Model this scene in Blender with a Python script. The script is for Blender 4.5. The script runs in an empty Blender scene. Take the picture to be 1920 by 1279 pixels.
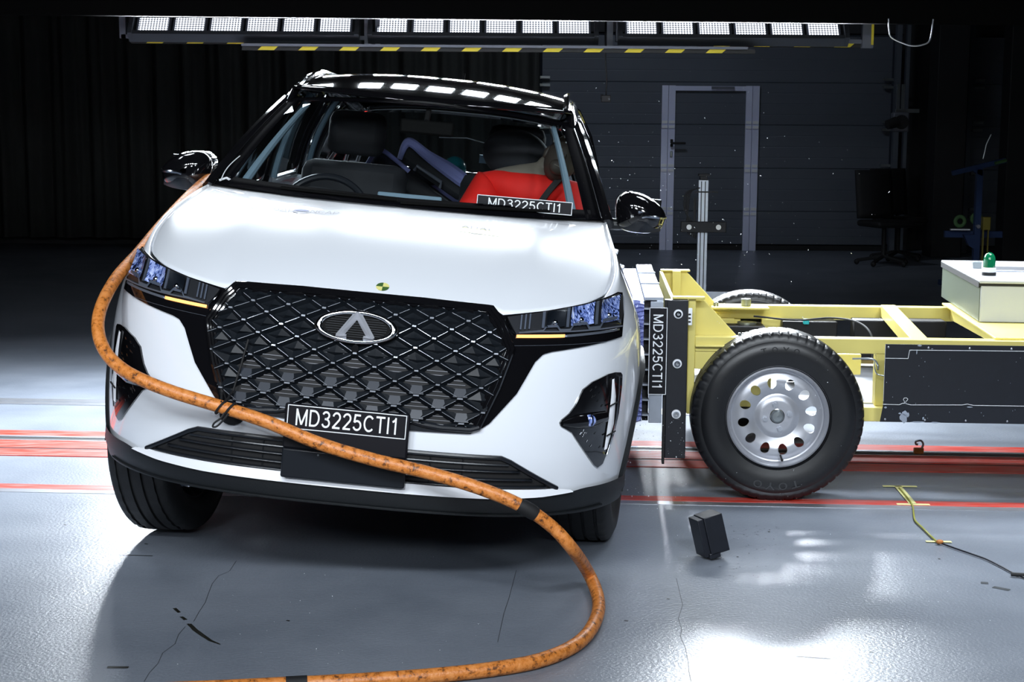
import bpy, bmesh, math, random
from mathutils import Vector, Matrix, Euler
R=math.radians
S=bpy.context.scene
COL=S.collection
random.seed(7)
# ------------------------------------------------------------------ camera
FPX=3000.0; PIT=R(7.75); ROLL=R(0.4); CAM=Vector((0,0,1.5))
FW=Vector((0,math.cos(PIT),-math.sin(PIT))); UP0=Vector((0,math.sin(PIT),math.cos(PIT))); X0=Vector((1,0,0))
RT=X0*math.cos(ROLL)+UP0*math.sin(ROLL); UP=-X0*math.sin(ROLL)+UP0*math.cos(ROLL)
cd=bpy.data.cameras.new('camera'); cam=bpy.data.objects.new('camera',cd); COL.objects.link(cam)
cd.sensor_width=36; cd.lens=36*FPX/1920; cd.clip_end=200
m=Matrix.Identity(4)
for i in range(3):
    m[i][0]=RT[i]; m[i][1]=UP[i]; m[i][2]=-FW[i]; m[i][3]=CAM[i]
cam.matrix_world=m
S.camera=cam
S.view_settings.view_transform='Standard'; S.view_settings.look='None'; S.view_settings.gamma=1
S.view_settings.use_curve_mapping=False; S.view_settings.exposure=0.0
w=bpy.data.worlds.new('world'); S.world=w; w.use_nodes=True
w.node_tree.nodes['Background'].inputs[0].default_value=(.5,.65,1,1); w.node_tree.nodes['Background'].inputs[1].default_value=0.004
def ray(u,v): return FW+RT*((u-960)/FPX)-UP*((v-639.5)/FPX)
def gp(u,v,z=0.0):
    r=ray(u,v); return CAM+r*((z-CAM.z)/r.z)
def ay(u,v,Y):
    r=ray(u,v); return CAM+r*(Y/r.y)
# ------------------------------------------------------------------ lights: overhead lamp gantries, plus added fill lamps
def area(name,loc,target,sx,sy,power,spread=120,col=(.86,.93,1)):
    l=bpy.data.lights.new(name,'AREA'); l.shape='RECTANGLE'; l.size=sx; l.size_y=sy; l.energy=power; l.color=col; l.spread=R(spread)
    o=bpy.data.objects.new(name,l); COL.objects.link(o); o.location=loc
    d=Vector(target)-Vector(loc); o.rotation_euler=d.to_track_quat('-Z','Y').to_euler(); return o
for i in range(3):
    for j in range(3):      # front gantry, above and behind the camera
        x=-2.9+i*2.4+(j-1)*.52
        area('front_gantry_light',(x,-1.0,2.9 if j==1 else 4.9),(x*.45-.2,5.9,.5),.55,.5,8 if j==1 else 12,60)
for x,y,pw_ in ((-3.6,7.3,55),(-2.5,8.2,50),(2.0,7.4,28),(3.2,7.0,34)):  # unseen lamps added to brighten the floor on both sides
    area('side_fill_light',(x,y,4.7),(x*.95,y-.1,0),.9,.9,pw_,68)
for x,y,pw_ in ((2.7,5.3,26),(-3.3,5.6,22)):  # two more added lamps, lifting the floor nearer the camera
    area('side_fill_light',(x,y,4.7),(x,y+.05,0),.9,.9,pw_,50)
for i in range(3):
    for j in range(6):      # gantry over the rear of the car
        x=[-2.33,-.8,.82][i]+.235*j
        area('overhead_gantry_light',(x,9.0,2.85),(x,6.2,0),.155,.42,5,130)
for i in range(3):
    for j in range(6):      # rear gantry, seen at the top of the picture
        x=[-2.33,-.8,.82][i]+.235*j
        area('rear_gantry_light',(x,10.35,2.16),(x*.8,4.2,.0),.19,.22,26,120)
area('wall_fill_light',(.8,14.5,4.9),(1.6,19.3,1.0),.8,.3,16,110,(.75,.85,1))  # added out-of-view lamp that lifts the rear wall and door
# ------------------------------------------------------------------ materials
def mat(name,col,rough=.5,metal=0,coat=0,emis=None,es=0,noise=0,nscale=20,bump=0,bscale=80,spec=.5,alpha=1):
    m=bpy.data.materials.new(name); m.use_nodes=True; nt=m.node_tree; b=nt.nodes['Principled BSDF']
    c=tuple(col)+(1,) if len(col)==3 else col
    b.inputs['Base Color'].default_value=c; b.inputs['Roughness'].default_value=rough; b.inputs['Metallic'].default_value=metal
    b.inputs['Coat Weight'].default_value=coat; b.inputs['Coat Roughness'].default_value=.03
    b.inputs['Specular IOR Level'].default_value=spec
    if emis: b.inputs['Emission Color'].default_value=tuple(emis)+(1,); b.inputs['Emission Strength'].default_value=es
    tc=None
    if noise or bump:
        tc=nt.nodes.new('ShaderNodeTexCoord')
    if noise:
        n=nt.nodes.new('ShaderNodeTexNoise'); n.inputs['Scale'].default_value=nscale; n.inputs['Detail'].default_value=5
        nt.links.new(tc.outputs['Object'],n.inputs['Vector'])
        mx=nt.nodes.new('ShaderNodeMix'); mx.data_type='RGBA'
        mx.inputs[6].default_value=tuple(max(0,v*(1-noise)) for v in c[:3])+(1,); mx.inputs[7].default_value=tuple(min(1,v*(1+noise)) for v in c[:3])+(1,)
        nt.links.new(n.outputs['Fac'],mx.inputs[0]); nt.links.new(mx.outputs[2],b.inputs['Base Color'])
    if bump:
        n=nt.nodes.new('ShaderNodeTexNoise'); n.inputs['Scale'].default_value=bscale; n.inputs['Detail'].default_value=3
        nt.links.new(tc.outputs['Object'],n.inputs['Vector'])
        bp=nt.nodes.new('ShaderNodeBump'); bp.inputs['Strength'].default_value=bump; bp.inputs['Distance'].default_value=.01
        nt.links.new(n.outputs['Fac'],bp.inputs['Height']); nt.links.new(bp.outputs['Normal'],b.inputs['Normal'])
    return m
def glass(name,tint=(.75,.85,.85),f=1.45,rough=.0):
    m=bpy.data.materials.new(name); m.use_nodes=True; nt=m.node_tree; nt.nodes.clear()
    o=nt.nodes.new('ShaderNodeOutputMaterial'); t=nt.nodes.new('ShaderNodeBsdfTransparent'); g=nt.nodes.new('ShaderNodeBsdfGlossy'); mx=nt.nodes.new('ShaderNodeMixShader'); lw=nt.nodes.new('ShaderNodeLayerWeight'); pw=nt.nodes.new('ShaderNodeMath'); pw.operation='POWER'; pw.inputs[1].default_value=4.5; fr=nt.nodes.new('ShaderNodeMath'); fr.operation='MULTIPLY_ADD'
    t.inputs[0].default_value=tuple(tint)+(1,); g.inputs['Roughness'].default_value=rough; lw.inputs[0].default_value=.5; nt.links.new(lw.outputs['Facing'],pw.inputs[0]); nt.links.new(pw.outputs[0],fr.inputs[0]); fr.inputs[1].default_value=.85; fr.inputs[2].default_value=(f-1)**2/(f+1)**2
    nt.links.new(fr.outputs[0],mx.inputs[0]); nt.links.new(t.outputs[0],mx.inputs[1]); nt.links.new(g.outputs[0],mx.inputs[2]); nt.links.new(mx.outputs[0],o.inputs[0]); return m
MT={}
MT['white']=mat('white_paint',(.82,.85,.90),.28,coat=1)
MT['gloss']=mat('gloss_black',(.004,.004,.005),.08,coat=1)
MT['roof']=mat('roof_black',(.004,.004,.005),.06,coat=1)
MT['plastic']=mat('black_plastic',(.006,.0075,.009),.42,bump=.15,bscale=400)
MT['satin']=mat('satin_black',(.010,.012,.016),.28); MT['lattice']=mat('lattice_black',(.006,.008,.011),.4,spec=.3); MT['keel']=mat('keel_lit_grey',(.022,.027,.038),.3); MT['slat']=mat('slat_silver',(.45,.46,.5),.3,metal=.2); MT['edge']=mat('edge_silver',(.30,.32,.36),.22,metal=.3)
MT['chrome']=mat('chrome',(.72,.75,.8),.09,metal=1)
MT['darkchrome']=mat('dark_chrome',(.30,.32,.36),.16,metal=1)
MT['silver']=mat('silver_trim',(.86,.88,.92),.35,metal=.1)
MT['rubber']=mat('tyre_rubber',(.006,.0065,.0075),.55,noise=.4,nscale=9,bump=.1,bscale=150)
MT['glassw']=glass('windshield_glass',(.93,.96,.96),1.35)
MT['glasss']=glass('side_glass',(.55,.6,.62),1.4)
MT['lens']=glass('lamp_lens',(.92,.95,1),1.4)
MT['amber']=mat('amber_led',(.9,.4,.1),.3,emis=(1,.44,.15),es=1.5)
MT['ambdim']=mat('amber_deep',(.25,.05,.01),.3)
def refl_mat():  # bright and dark streaks painted into the colour in place of reflections
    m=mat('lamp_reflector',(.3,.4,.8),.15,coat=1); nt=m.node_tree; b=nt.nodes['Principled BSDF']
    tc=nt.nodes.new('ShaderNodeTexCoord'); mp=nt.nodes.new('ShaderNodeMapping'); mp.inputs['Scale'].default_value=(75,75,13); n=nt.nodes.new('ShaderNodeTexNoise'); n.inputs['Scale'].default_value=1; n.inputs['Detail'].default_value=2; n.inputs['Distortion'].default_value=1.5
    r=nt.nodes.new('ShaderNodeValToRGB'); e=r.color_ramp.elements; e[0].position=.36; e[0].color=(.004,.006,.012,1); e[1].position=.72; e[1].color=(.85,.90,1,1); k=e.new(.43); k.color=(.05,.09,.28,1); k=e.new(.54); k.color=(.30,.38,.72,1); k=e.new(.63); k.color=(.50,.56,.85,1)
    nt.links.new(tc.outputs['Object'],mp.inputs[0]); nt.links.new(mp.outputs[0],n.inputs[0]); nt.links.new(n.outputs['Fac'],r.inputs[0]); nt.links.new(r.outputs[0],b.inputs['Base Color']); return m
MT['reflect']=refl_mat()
MT['bezel']=mat('lamp_bezel',(.16,.18,.22),.35,metal=.5)
MT['yellow']=mat('yellow_paint',(.74,.64,.19),.38,noise=.12,nscale=6,coat=.15)
MT['steel']=mat('steel',(.55,.57,.62),.32,metal=.85,noise=.15,nscale=15)
MT['tyre2']=mat('glossy_tyre',(.006,.0065,.008),.38,noise=.4,nscale=9,bump=.03,bscale=60); MT['letter']=mat('sidewall_letter',(.035,.036,.04),.5)
MT['rim']=mat('silver_rim',(.47,.48,.52),.33,metal=.55,noise=.1,nscale=20)
MT['alu']=mat('aluminium',(.45,.49,.56),.38,metal=.6,noise=.12,nscale=25)
MT['foil']=mat('honeycomb_foil',(.30,.34,.66),.38,metal=.2,noise=.18,nscale=10)
MT['pad']=mat('black_pad',(.0065,.008,.013),.42,noise=.3,nscale=30)
MT['text']=mat('white_lettering',(.85,.87,.9),.5)
MT['platebk']=mat('plate_black',(.005,.005,.008),.5,spec=.25)
MT['frame']=mat('door_aluminium',(.68,.72,.92),.45,metal=.2)
MT['panel']=mat('door_panel',(.085,.10,.125),.55,noise=.1,nscale=1.2)
MT['curtain']=mat('dark_curtain',(.04,.043,.04),.9,noise=.3,nscale=1.5)
MT['dark']=mat('dark_wall',(.03,.032,.035),.8)
MT['black']=mat('matt_black',(.006,.006,.007),.7)
MT['hazy']=mat('hazard_yellow',(.75,.6,.04),.6)
MT['hazk']=mat('hazard_black',(.01,.01,.01),.6)
MT['lampbody']=mat('lamp_housing',(.05,.055,.065),.4)
MT['gantry']=mat('gantry_grey',(.13,.14,.17),.5,metal=.3)
MT['hose']=None
MT['wiperm']=mat('wiper_black',(.004,.004,.004),.7,spec=.1); MT['border']=mat('ceramic_border',(.002,.002,.003),.9,spec=.02)
MT['tape']=mat('yellow_tape',(.80,.78,.36),.5)
MT['green']=mat('green_dome',(.004,.15,.06),.12,coat=1)
MT['cab']=mat('cabinet_grey',(.52,.55,.60),.4)
MT['brush']=mat('brushed_side',(.13,.155,.12),.4,metal=.2)
MT['fabric']=mat('dark_fabric',(.007,.0085,.012),.8)
MT['lav']=mat('lavender_fabric',(.26,.29,.62),.8)
MT['trimg']=mat('pillar_trim',(.17,.26,.33),.7)
MT['red']=mat('red_shirt',(.72,.010,.005),.75,noise=.2,nscale=12)
MT['skin']=mat('dummy_skin',(.17,.15,.12),.6)
MT['skind']=mat('dummy_face',(.055,.045,.036),.6)
MT['ball']=mat('painted_head',(.01,.16,.20),.2,coat=.7)
MT['blue']=mat('blue_paint',(.008,.03,.11),.45)
MT['dyel']=mat('faded_yellow',(.22,.18,.02),.5)
MT['dgreen']=mat('tape_green',(.05,.13,.04),.6)
MT['rust']=mat('rusty_orange',(.42,.15,.03),.6,noise=.4,nscale=60)
MT['cyan']=mat('cyan_plug',(.01,.38,.42),.4)
MT['hub']=mat('hub_grey',(.3,.33,.34),.3,metal=.8)
MT['mkg']=mat('target_green',(.05,.12,.03),.5)
MT['mky']=mat('target_yellow',(.75,.70,.25),.5)
MT['adac']=mat('pale_yellow_sticker',(.90,.88,.50),.4)
MT['decal']=mat('grey_lettering',(.30,.31,.36),.5)
MT['decalb']=mat('blue_lettering',(.12,.16,.40),.5)
MT['white2']=mat('white_paint_matt',(.8,.82,.86),.5)
MT['glint']=mat('glass_chip',(.75,.8,.85),.2)
def led_mat():
    m=bpy.data.materials.new('led_array'); m.use_nodes=True; nt=m.node_tree; b=nt.nodes['Principled BSDF']
    b.inputs['Base Color'].default_value=(.25,.27,.33,1); b.inputs['Roughness'].default_value=.3
    tc=nt.nodes.new('ShaderNodeTexCoord'); mp=nt.nodes.new('ShaderNodeMapping'); mp.inputs['Scale'].default_value=(55,0.001,55)
    v=nt.nodes.new('ShaderNodeTexVoronoi'); v.inputs['Scale'].default_value=1; v.inputs['Randomness'].default_value=0
    r=nt.nodes.new('ShaderNodeValToRGB'); r.color_ramp.elements[0].position=.26; r.color_ramp.elements[0].color=(1,1,1,1); r.color_ramp.elements[1].position=.44; r.color_ramp.elements[1].color=(.06,.06,.06,1)
    mu=nt.nodes.new('ShaderNodeMath'); mu.operation='MULTIPLY'; mu.inputs[1].default_value=3.2
    nt.links.new(tc.outputs['Object'],mp.inputs[0]); nt.links.new(mp.outputs[0],v.inputs['Vector']); nt.links.new(v.outputs['Distance'],r.inputs[0]); nt.links.new(r.outputs[0],mu.inputs[0])
    b.inputs['Emission Color'].default_value=(.82,.88,1,1); nt.links.new(mu.outputs[0],b.inputs['Emission Strength']); return m
MT['led']=led_mat()
def hose_mat():
    m=mat('orange_hose',(.72,.26,.045),.42,bump=.2,bscale=120); nt=m.node_tree; b=nt.nodes['Principled BSDF']
    tc=nt.nodes.new('ShaderNodeTexCoord'); n=nt.nodes.new('ShaderNodeTexNoise'); n.inputs['Scale'].default_value=48; n.inputs['Detail'].default_value=6; n.inputs['Roughness'].default_value=.7
    r=nt.nodes.new('ShaderNodeValToRGB'); e=r.color_ramp.elements
    e[0].position=.36; e[0].color=(.10,.035,.012,1); e[1].position=.47; e[1].color=(.60,.19,.03,1); k=e.new(.62); k.color=(.72,.27,.07,1)
    nt.links.new(tc.outputs['Object'],n.inputs['Vector']); nt.links.new(n.outputs['Fac'],r.inputs[0]); nt.links.new(r.outputs[0],b.inputs['Base Color']); return m
MT['hose']=hose_mat()
def floor_mat():
    m=bpy.data.materials.new('coated_concrete'); m.use_nodes=True; nt=m.node_tree; b=nt.nodes['Principled BSDF']
    tc=nt.nodes.new('ShaderNodeTexCoord'); 
    def noise(s,d,r=.5):
        n=nt.nodes.new('ShaderNodeTexNoise'); n.inputs['Scale'].default_value=s; n.inputs['Detail'].default_value=d; n.inputs['Roughness'].default_value=r; nt.links.new(tc.outputs['Object'],n.inputs['Vector']); return n
    n=noise(1.6,8,.6); r=nt.nodes.new('ShaderNodeValToRGB'); e=r.color_ramp.elements
    e[0].position=.3; e[0].color=(.15,.172,.21,1); e[1].position=.7; e[1].color=(.22,.245,.29,1); nt.links.new(n.outputs['Fac'],r.inputs[0])
    nt.links.new(r.outputs[0],b.inputs['Base Color'])
    n2=noise(3,6); rr=nt.nodes.new('ShaderNodeMapRange'); rr.inputs[3].default_value=.26; rr.inputs[4].default_value=.42; nt.links.new(n2.outputs['Fac'],rr.inputs[0]); nt.links.new(rr.outputs[0],b.inputs['Roughness'])
    n3=noise(90,3); bp=nt.nodes.new('ShaderNodeBump'); bp.inputs['Strength'].default_value=.35; bp.inputs['Distance'].default_value=.004; nt.links.new(n3.outputs['Fac'],bp.inputs['Height']); nt.links.new(bp.outputs[0],b.inputs['Normal'])
    b.inputs['Specular IOR Level'].default_value=.6
    return m
MT['floor']=floor_mat()
def red_mat():
    m=mat('red_floor_paint',(.60,.045,.02),.35); nt=m.node_tree; b=nt.nodes['Principled BSDF']
    tc=nt.nodes.new('ShaderNodeTexCoord'); mp=nt.nodes.new('ShaderNodeMapping'); mp.inputs['Scale'].default_value=(2,14,1); n=nt.nodes.new('ShaderNodeTexNoise'); n.inputs['Scale'].default_value=3; n.inputs['Detail'].default_value=8
    r=nt.nodes.new('ShaderNodeValToRGB'); e=r.color_ramp.elements; e[0].position=.4; e[0].color=(.58,.035,.018,1); e[1].position=.72; e[1].color=(.55,.20,.18,1)
    nt.links.new(tc.outputs['Object'],mp.inputs[0]); nt.links.new(mp.outputs[0],n.inputs[0]); nt.links.new(n.outputs['Fac'],r.inputs[0]); nt.links.new(r.outputs[0],b.inputs['Base Color']); return m
MT['redf']=red_mat()
# ------------------------------------------------------------------ mesh helpers
class MB:
    def __init__(s): s.v=[]; s.f=[]
    def add(s,vs,fs,M=None):
        o=len(s.v)
        for p in vs:
            p=Vector(p); s.v.append(M@p if M else p)
        for f in fs: s.f.append([i+o for i in f])
        return s
    def box(s,c,d,rot=None,M=None):
        x,y,z=d[0]/2,d[1]/2,d[2]/2
        T=Matrix.Translation(Vector(c))
        if rot: T=T@Euler(rot).to_matrix().to_4x4()
        if M: T=M@T
        vs=[(a*x,b*y,e*z) for a in(-1,1) for b in(-1,1) for e in(-1,1)]
        return s.add(vs,[(0,1,3,2),(4,6,7,5),(0,4,5,1),(2,3,7,6),(0,2,6,4),(1,5,7,3)],T)
    def bb(s,x0,x1,y0,y1,z0,z1,M=None): return s.box(((x0+x1)/2,(y0+y1)/2,(z0+z1)/2),(abs(x1-x0),abs(y1-y0),abs(z1-z0)),None,M)
    def tube(s,pts,r,n=12,cap=True,M=None):
        pts=[Vector(p) for p in pts]; o=len(s.v); N=len(pts)
        rs=r if isinstance(r,(list,tuple)) else [r]*N
        prev=None
        for i,p in enumerate(pts):
            d=(pts[min(i+1,N-1)]-pts[max(i-1,0)]).normalized()
            if prev is None:
                a=d.orthogonal().normalized()
            else:
                a=(prev-d*prev.dot(d)); a=a.normalized() if a.length>1e-6 else d.orthogonal().normalized()
            prev=a; b=d.cross(a)
            for k in range(n):
                t=2*math.pi*k/n; q=p+(a*math.cos(t)+b*math.sin(t))*rs[i]; s.v.append(M@q if M else q)
        for i in range(N-1):
            for k in range(n):
                s.f.append([o+i*n+k,o+i*n+(k+1)%n,o+(i+1)*n+(k+1)%n,o+(i+1)*n+k])
        if cap: s.f.append([o+k for k in range(n)][::-1]); s.f.append([o+(N-1)*n+k for k in range(n)])
        return s
    def cyl(s,a,b,r,n=20,M=None): return s.tube([a,b],r,n,True,M)
    def lathe(s,prof,n=48,M=None,closed=False,mod=None):   # prof: (radius, y); axis = Y
        o=len(s.v); P=len(prof)
        for k in range(n):
            t=2*math.pi*k/n
            for i,(r,y) in enumerate(prof):
                if mod: r=mod(r,y,i,k)
                q=Vector((r*math.cos(t),y,r*math.sin(t))); s.v.append(M@q if M else q)
        for k in range(n):
            k2=(k+1)%n
            for i in range(P-1 if not closed else P):
                j=(i+1)%P; s.f.append([o+k*P+i,o+k*P+j,o+k2*P+j,o+k2*P+i])
        return s
    def grid(s,fn,nu,nv,M=None):
        o=len(s.v)
        for i in range(nu+1):
            for j in range(nv+1):
                q=Vector(fn(i/nu,j/nv)); s.v.append(M@q if M else q)
        for i in range(nu):
            for j in range(nv): a=o+i*(nv+1)+j; s.f.append([a,a+1,a+nv+2,a+nv+1])
        return s
    def prism(s,poly,h0,h1,axis='y',M=None):   # poly in the plane normal to axis
        n=len(poly)
        def P(p,h):
            return {'y':(p[0],h,p[1]),'z':(p[0],p[1],h),'x':(h,p[0],p[1])}[axis]
        vs=[P(p,h0) for p in poly]+[P(p,h1) for p in poly]
        return s.add(vs,[list(range(n)),list(range(2*n-1,n-1,-1))]+[[i,(i+1)%n,n+(i+1)%n,n+i] for i in range(n)],M)
    def ball(s,c,r,nu=16,nv=24,M=None):
        rx,ry,rz=r if isinstance(r,(tuple,list)) else (r,r,r)
        def f(u,v):
            a=-math.pi/2+math.pi*u; b=2*math.pi*v
            return (c[0]+rx*math.cos(a)*math.cos(b),c[1]+ry*math.cos(a)*math.sin(b),c[2]+rz*math.sin(a))
        return s.grid(f,nu,nv,M)
    def build(s,name,m,parent=None,smooth=True,bevel=0,sub=0,solid=0,mtx=None,merge=True,angle=35):
        me=bpy.data.meshes.new(name); me.from_pydata([tuple(v) for v in s.v],[],s.f)
        bm=bmesh.new(); bm.from_mesh(me)
        if merge: bmesh.ops.remove_doubles(bm,verts=bm.verts,dist=1e-5)
        bmesh.ops.recalc_face_normals(bm,faces=bm.faces)
        if smooth:
            for f in bm.faces: f.smooth=True
            for e in bm.edges:
                if len(e.link_faces)==2 and e.calc_face_angle(0)>R(angle): e.smooth=False
        bm.to_mesh(me); bm.free()
        return link(name,me,m,parent,bevel,sub,solid,mtx)
def link(name,me,m,parent=None,bevel=0,sub=0,solid=0,mtx=None):
    o=bpy.data.objects.new(name,me); COL.objects.link(o)
    if m is not None: me.materials.append(MT[m] if isinstance(m,str) else m)
    if parent is not None: o.parent=parent
    if mtx is not None: o.matrix_basis=mtx
    if solid: d=o.modifiers.new('s','SOLIDIFY'); d.thickness=solid; d.offset=-1
    if bevel: d=o.modifiers.new('b','BEVEL'); d.width=bevel; d.segments=2; d.limit_method='ANGLE'; d.angle_limit=R(40); d.harden_normals=False
    if sub: d=o.modifiers.new('ss','SUBSURF'); d.levels=sub; d.render_levels=sub
    return o
def empty(name,loc=(0,0,0),rz=0):
    o=bpy.data.objects.new(name,None); COL.objects.link(o); o.location=loc; o.rotation_euler=(0,0,rz); o.empty_display_size=.2; return o
def tag(o,label=None,cat=None,group=None,kind=None):
    if label: o['label']=label
    if cat: o['category']=cat
    if group: o['group']=group
    if kind: o['kind']=kind
    return o
def struct(o): o['kind']='structure'; return o
def copy_tree(o,parent=None):
    c=o.copy(); COL.objects.link(c)
    if parent is not None: c.parent=parent
    for ch in list(o.children): copy_tree(ch,c)
    return c
def crom(pts,n=8):
    pts=[Vector(p) for p in pts]; out=[]
    P=[pts[0]*2-pts[1]]+pts+[pts[-1]*2-pts[-2]]
    for i in range(1,len(P)-2):
        for k in range(n):
            t=k/n; a,b,c,d=P[i-1],P[i],P[i+1],P[i+2]
            out.append(.5*((2*b)+(c-a)*t+(2*a-5*b+4*c-d)*t*t+(3*b-a-3*c+d)*t**3))
    out.append(pts[-1]); return out
def arc(cx,cy,rx,ry,a0,a1,n=12): return [(cx+rx*math.cos(R(a0+(a1-a0)*i/n)),cy+ry*math.sin(R(a0+(a1-a0)*i/n))) for i in range(n+1)]
GL={ # stroke glyphs in a box of height 1: (advance width, strokes)
'M':(.84,[[(.07,0),(.07,1)],[(.07,.97),(.42,.06)],[(.42,.06),(.77,.97)],[(.77,1),(.77,0)]]),
'D':(.76,[[(.07,0),(.07,1)],[(.02,.94),(.32,.94)]+arc(.32,.5,.36,.44,90,-90,16)+[(.02,.06)]]),
'3':(.62,[arc(.30,.745,.22,.20,165,-80,12),[(.22,.53),(.30,.53)],arc(.30,.29,.25,.235,85,-165,14)]),
'2':(.62,[arc(.31,.70,.24,.245,172,-18,12)+[(.50,.54),(.10,.10),(.06,.06)],[(.03,.06),(.57,.06)]]),
'5':(.62,[[(.52,.94),(.14,.94),(.08,.50)],arc(.29,.33,.26,.27,140,-160,16)]),
'C':(.76,[arc(.40,.5,.335,.44,42,318,24)]),
'T':(.64,[[(.0,.94),(.64,.94)],[(.32,.94),(.32,0)]]),
'I':(.20,[[(.10,0),(.10,1)]]),
'1':(.46,[[(.30,0),(.30,1)],[(.32,.97),(.22,.82),(.07,.74)]]),
'O':(.82,[arc(.41,.5,.345,.44,0,360,30)]),
'Y':(.70,[[(.02,1),(.35,.45)],[(.68,1),(.35,.45)],[(.35,.48),(.35,0)]]),
'G':(.82,[arc(.41,.5,.345,.44,45,340,24)+[(.74,.44),(.44,.44)]]),
'L':(.58,[[(.07,1),(.07,.06),(.56,.06)]]),
'B':(.70,[[(.07,0),(.07,1)],[(.02,.94),(.36,.94)]+arc(.38,.745,.20,.195,90,-90,8)+[(.07,.55)],[(.36,.55)]+arc(.38,.30,.25,.24,90,-90,8)+[(.02,.06)]]),
'A':(.74,[[(.03,0),(.37,.98)],[(.37,.98),(.71,0)],[(.16,.34),(.58,.34)]]),
'N':(.76,[[(.07,0),(.07,1)],[(.07,.97),(.69,.03)],[(.69,0),(.69,1)]]),
'P':(.66,[[(.07,0),(.07,1)],[(.02,.94),(.36,.94)]+arc(.36,.70,.23,.24,90,-90,10)+[(.07,.46)]])}
def text_mesh(txt,w,h,depth=.001,bold=.12):
    """letters in the local XZ plane facing -Y, centred on the origin, fitted to w x h"""
    bm=bmesh.new(); x=0; sw=bold
    for ch in txt:
        if ch==' ': x+=.4; continue
        adv,st=GL[ch]
        for k,pl_ in enumerate(st):
            L_=[];R_=[]
            for i,p in enumerate(pl_):
                a=Vector(pl_[max(0,i-1)]); b=Vector(pl_[min(len(pl_)-1,i+1)]); d=(b-a)
                if pl_[0]==pl_[-1] and i in (0,len(pl_)-1): d=Vector(pl_[1])-Vector(pl_[-2])
                if d.length<1e-9: continue
                d.normalize(); n=Vector((-d.y,d.x))*sw/2; sc=1
                if 0<i<len(pl_)-1:
                    e=(Vector(p)-a); 
                    if e.length>1e-9: sc=1/max(.5,abs(n.normalized().dot(Vector((-e.y,e.x)).normalized())))
                L_.append(Vector(p)+n*sc); R_.append(Vector(p)-n*sc)
            vl=[bm.verts.new((x+q.x,-k*2e-4/h,q.y)) for q in L_]; vr=[bm.verts.new((x+q.x,-k*2e-4/h,q.y)) for q in R_]
            for i in range(len(vl)-1): bm.faces.new([vl[i],vl[i+1],vr[i+1],vr[i]])
        x+=adv+.13
    tw=x-.13
    for v in bm.verts: v.co=Vector(((v.co.x-tw/2)*w/tw,v.co.y*h,(v.co.z-.5)*h))
    if depth>0:
        g=bmesh.ops.extrude_face_region(bm,geom=bm.faces[:])
        for e in g['geom']:
            if isinstance(e,bmesh.types.BMVert): e.co.y-=depth
    return bm
def bm_obj(bm,name,m,parent=None,mtx=None,smooth=False,**k):
    me=bpy.data.meshes.new(name); bmesh.ops.recalc_face_normals(bm,faces=bm.faces)
    if smooth:
        for f in bm.faces: f.smooth=True
        for e in bm.edges:
            if len(e.link_faces)==2 and e.calc_face_angle(0)>R(35): e.smooth=False
    bm.to_mesh(me); bm.free(); return link(name,me,m,parent,mtx=mtx,**k)
def text(name,txt,w,h,m,parent=None,mtx=None,depth=.001,remap=None):
    bm=text_mesh(txt,w,h,depth)
    if remap:
        for v in bm.verts: v.co=remap(v.co)
    return bm_obj(bm,name,m,parent,mtx)
def bake_bool(o,cutter):
    d=o.modifiers.new('cut','BOOLEAN'); d.operation='DIFFERENCE'; d.object=cutter; d.solver='EXACT'
    bpy.context.view_layer.update()
    me=bpy.data.meshes.new_from_object(o.evaluated_get(bpy.context.evaluated_depsgraph_get()))
    o.modifiers.clear(); o.data=me; bpy.data.objects.remove(cutter); return o
# ================================================================== SETTING
RD=R(-3.0); rdir=Vector((math.cos(RD),math.sin(RD),0)); rnor=Vector((-math.sin(RD),math.cos(RD),0))
MB().bb(-9,9,-6,20.5,-.3,0).build('floor','floor',smooth=False)['kind']='structure'
def strip(v0,v1,m,h,name,hz=0.0):
    d0=gp(0,v0).dot(rnor); d1=gp(0,v1).dot(rnor)
    mb=MB(); A=Matrix(((rdir.x,rnor.x,0,0),(rdir.y,rnor.y,0,0),(0,0,1,0),(0,0,0,1)))
    mb.bb(-8.3,8.3,d1,d0,hz-.002,h,A); o=mb.build(name,m,smooth=False); o['kind']='structure'; return o
n=1
for v0,v1,m,h in [(747,752,'steel',.002),(753,758,'steel',.003),(807,817.5,'redf',.003),(817.5,820,'steel',.005),(820,824.6,'black',.002),(824.6,826,'steel',.005),(826,839.6,'redf',.004),(839.6,842,'black',.002),(842,854.5,'redf',.004),
                  (908,916.3,'redf',.003),(916.3,922.5,'steel',.002)]:
    strip(v0,v1,m,h,'trim_%d'%n); n+=1
# walls
MB().bb(-9,.32,19.6,19.9,0,5.2).build('wall_back','dark',smooth=False)['kind']='structure'
MB().bb(4.7,9,19.6,19.9,0,5.2).build('wall_back_right','dark',smooth=False)['kind']='structure'
MB().bb(.32,4.7,19.6,19.9,2.6,5.2).build('wall_back_above','dark',smooth=False)['kind']='structure'
MB().bb(-9.2,-9,-6,19.9,0,5.2).build('wall_left','dark',smooth=False)['kind']='structure'
MB().bb(9,9.2,-6,19.9,0,5.2).build('wall_right','dark',smooth=False)['kind']='structure'
MB().bb(-9,9,-6.2,-6,0,5.2).build('wall_front','dark',smooth=False)['kind']='structure'
MB().bb(-9.2,9.2,-6.2,19.9,5.2,5.4).build('ceiling','black',smooth=False)['kind']='structure'
MB().bb(.3,4.62,19.3,19.6,0,.06).build('trim_20','black',smooth=False)['kind']='structure'
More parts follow.
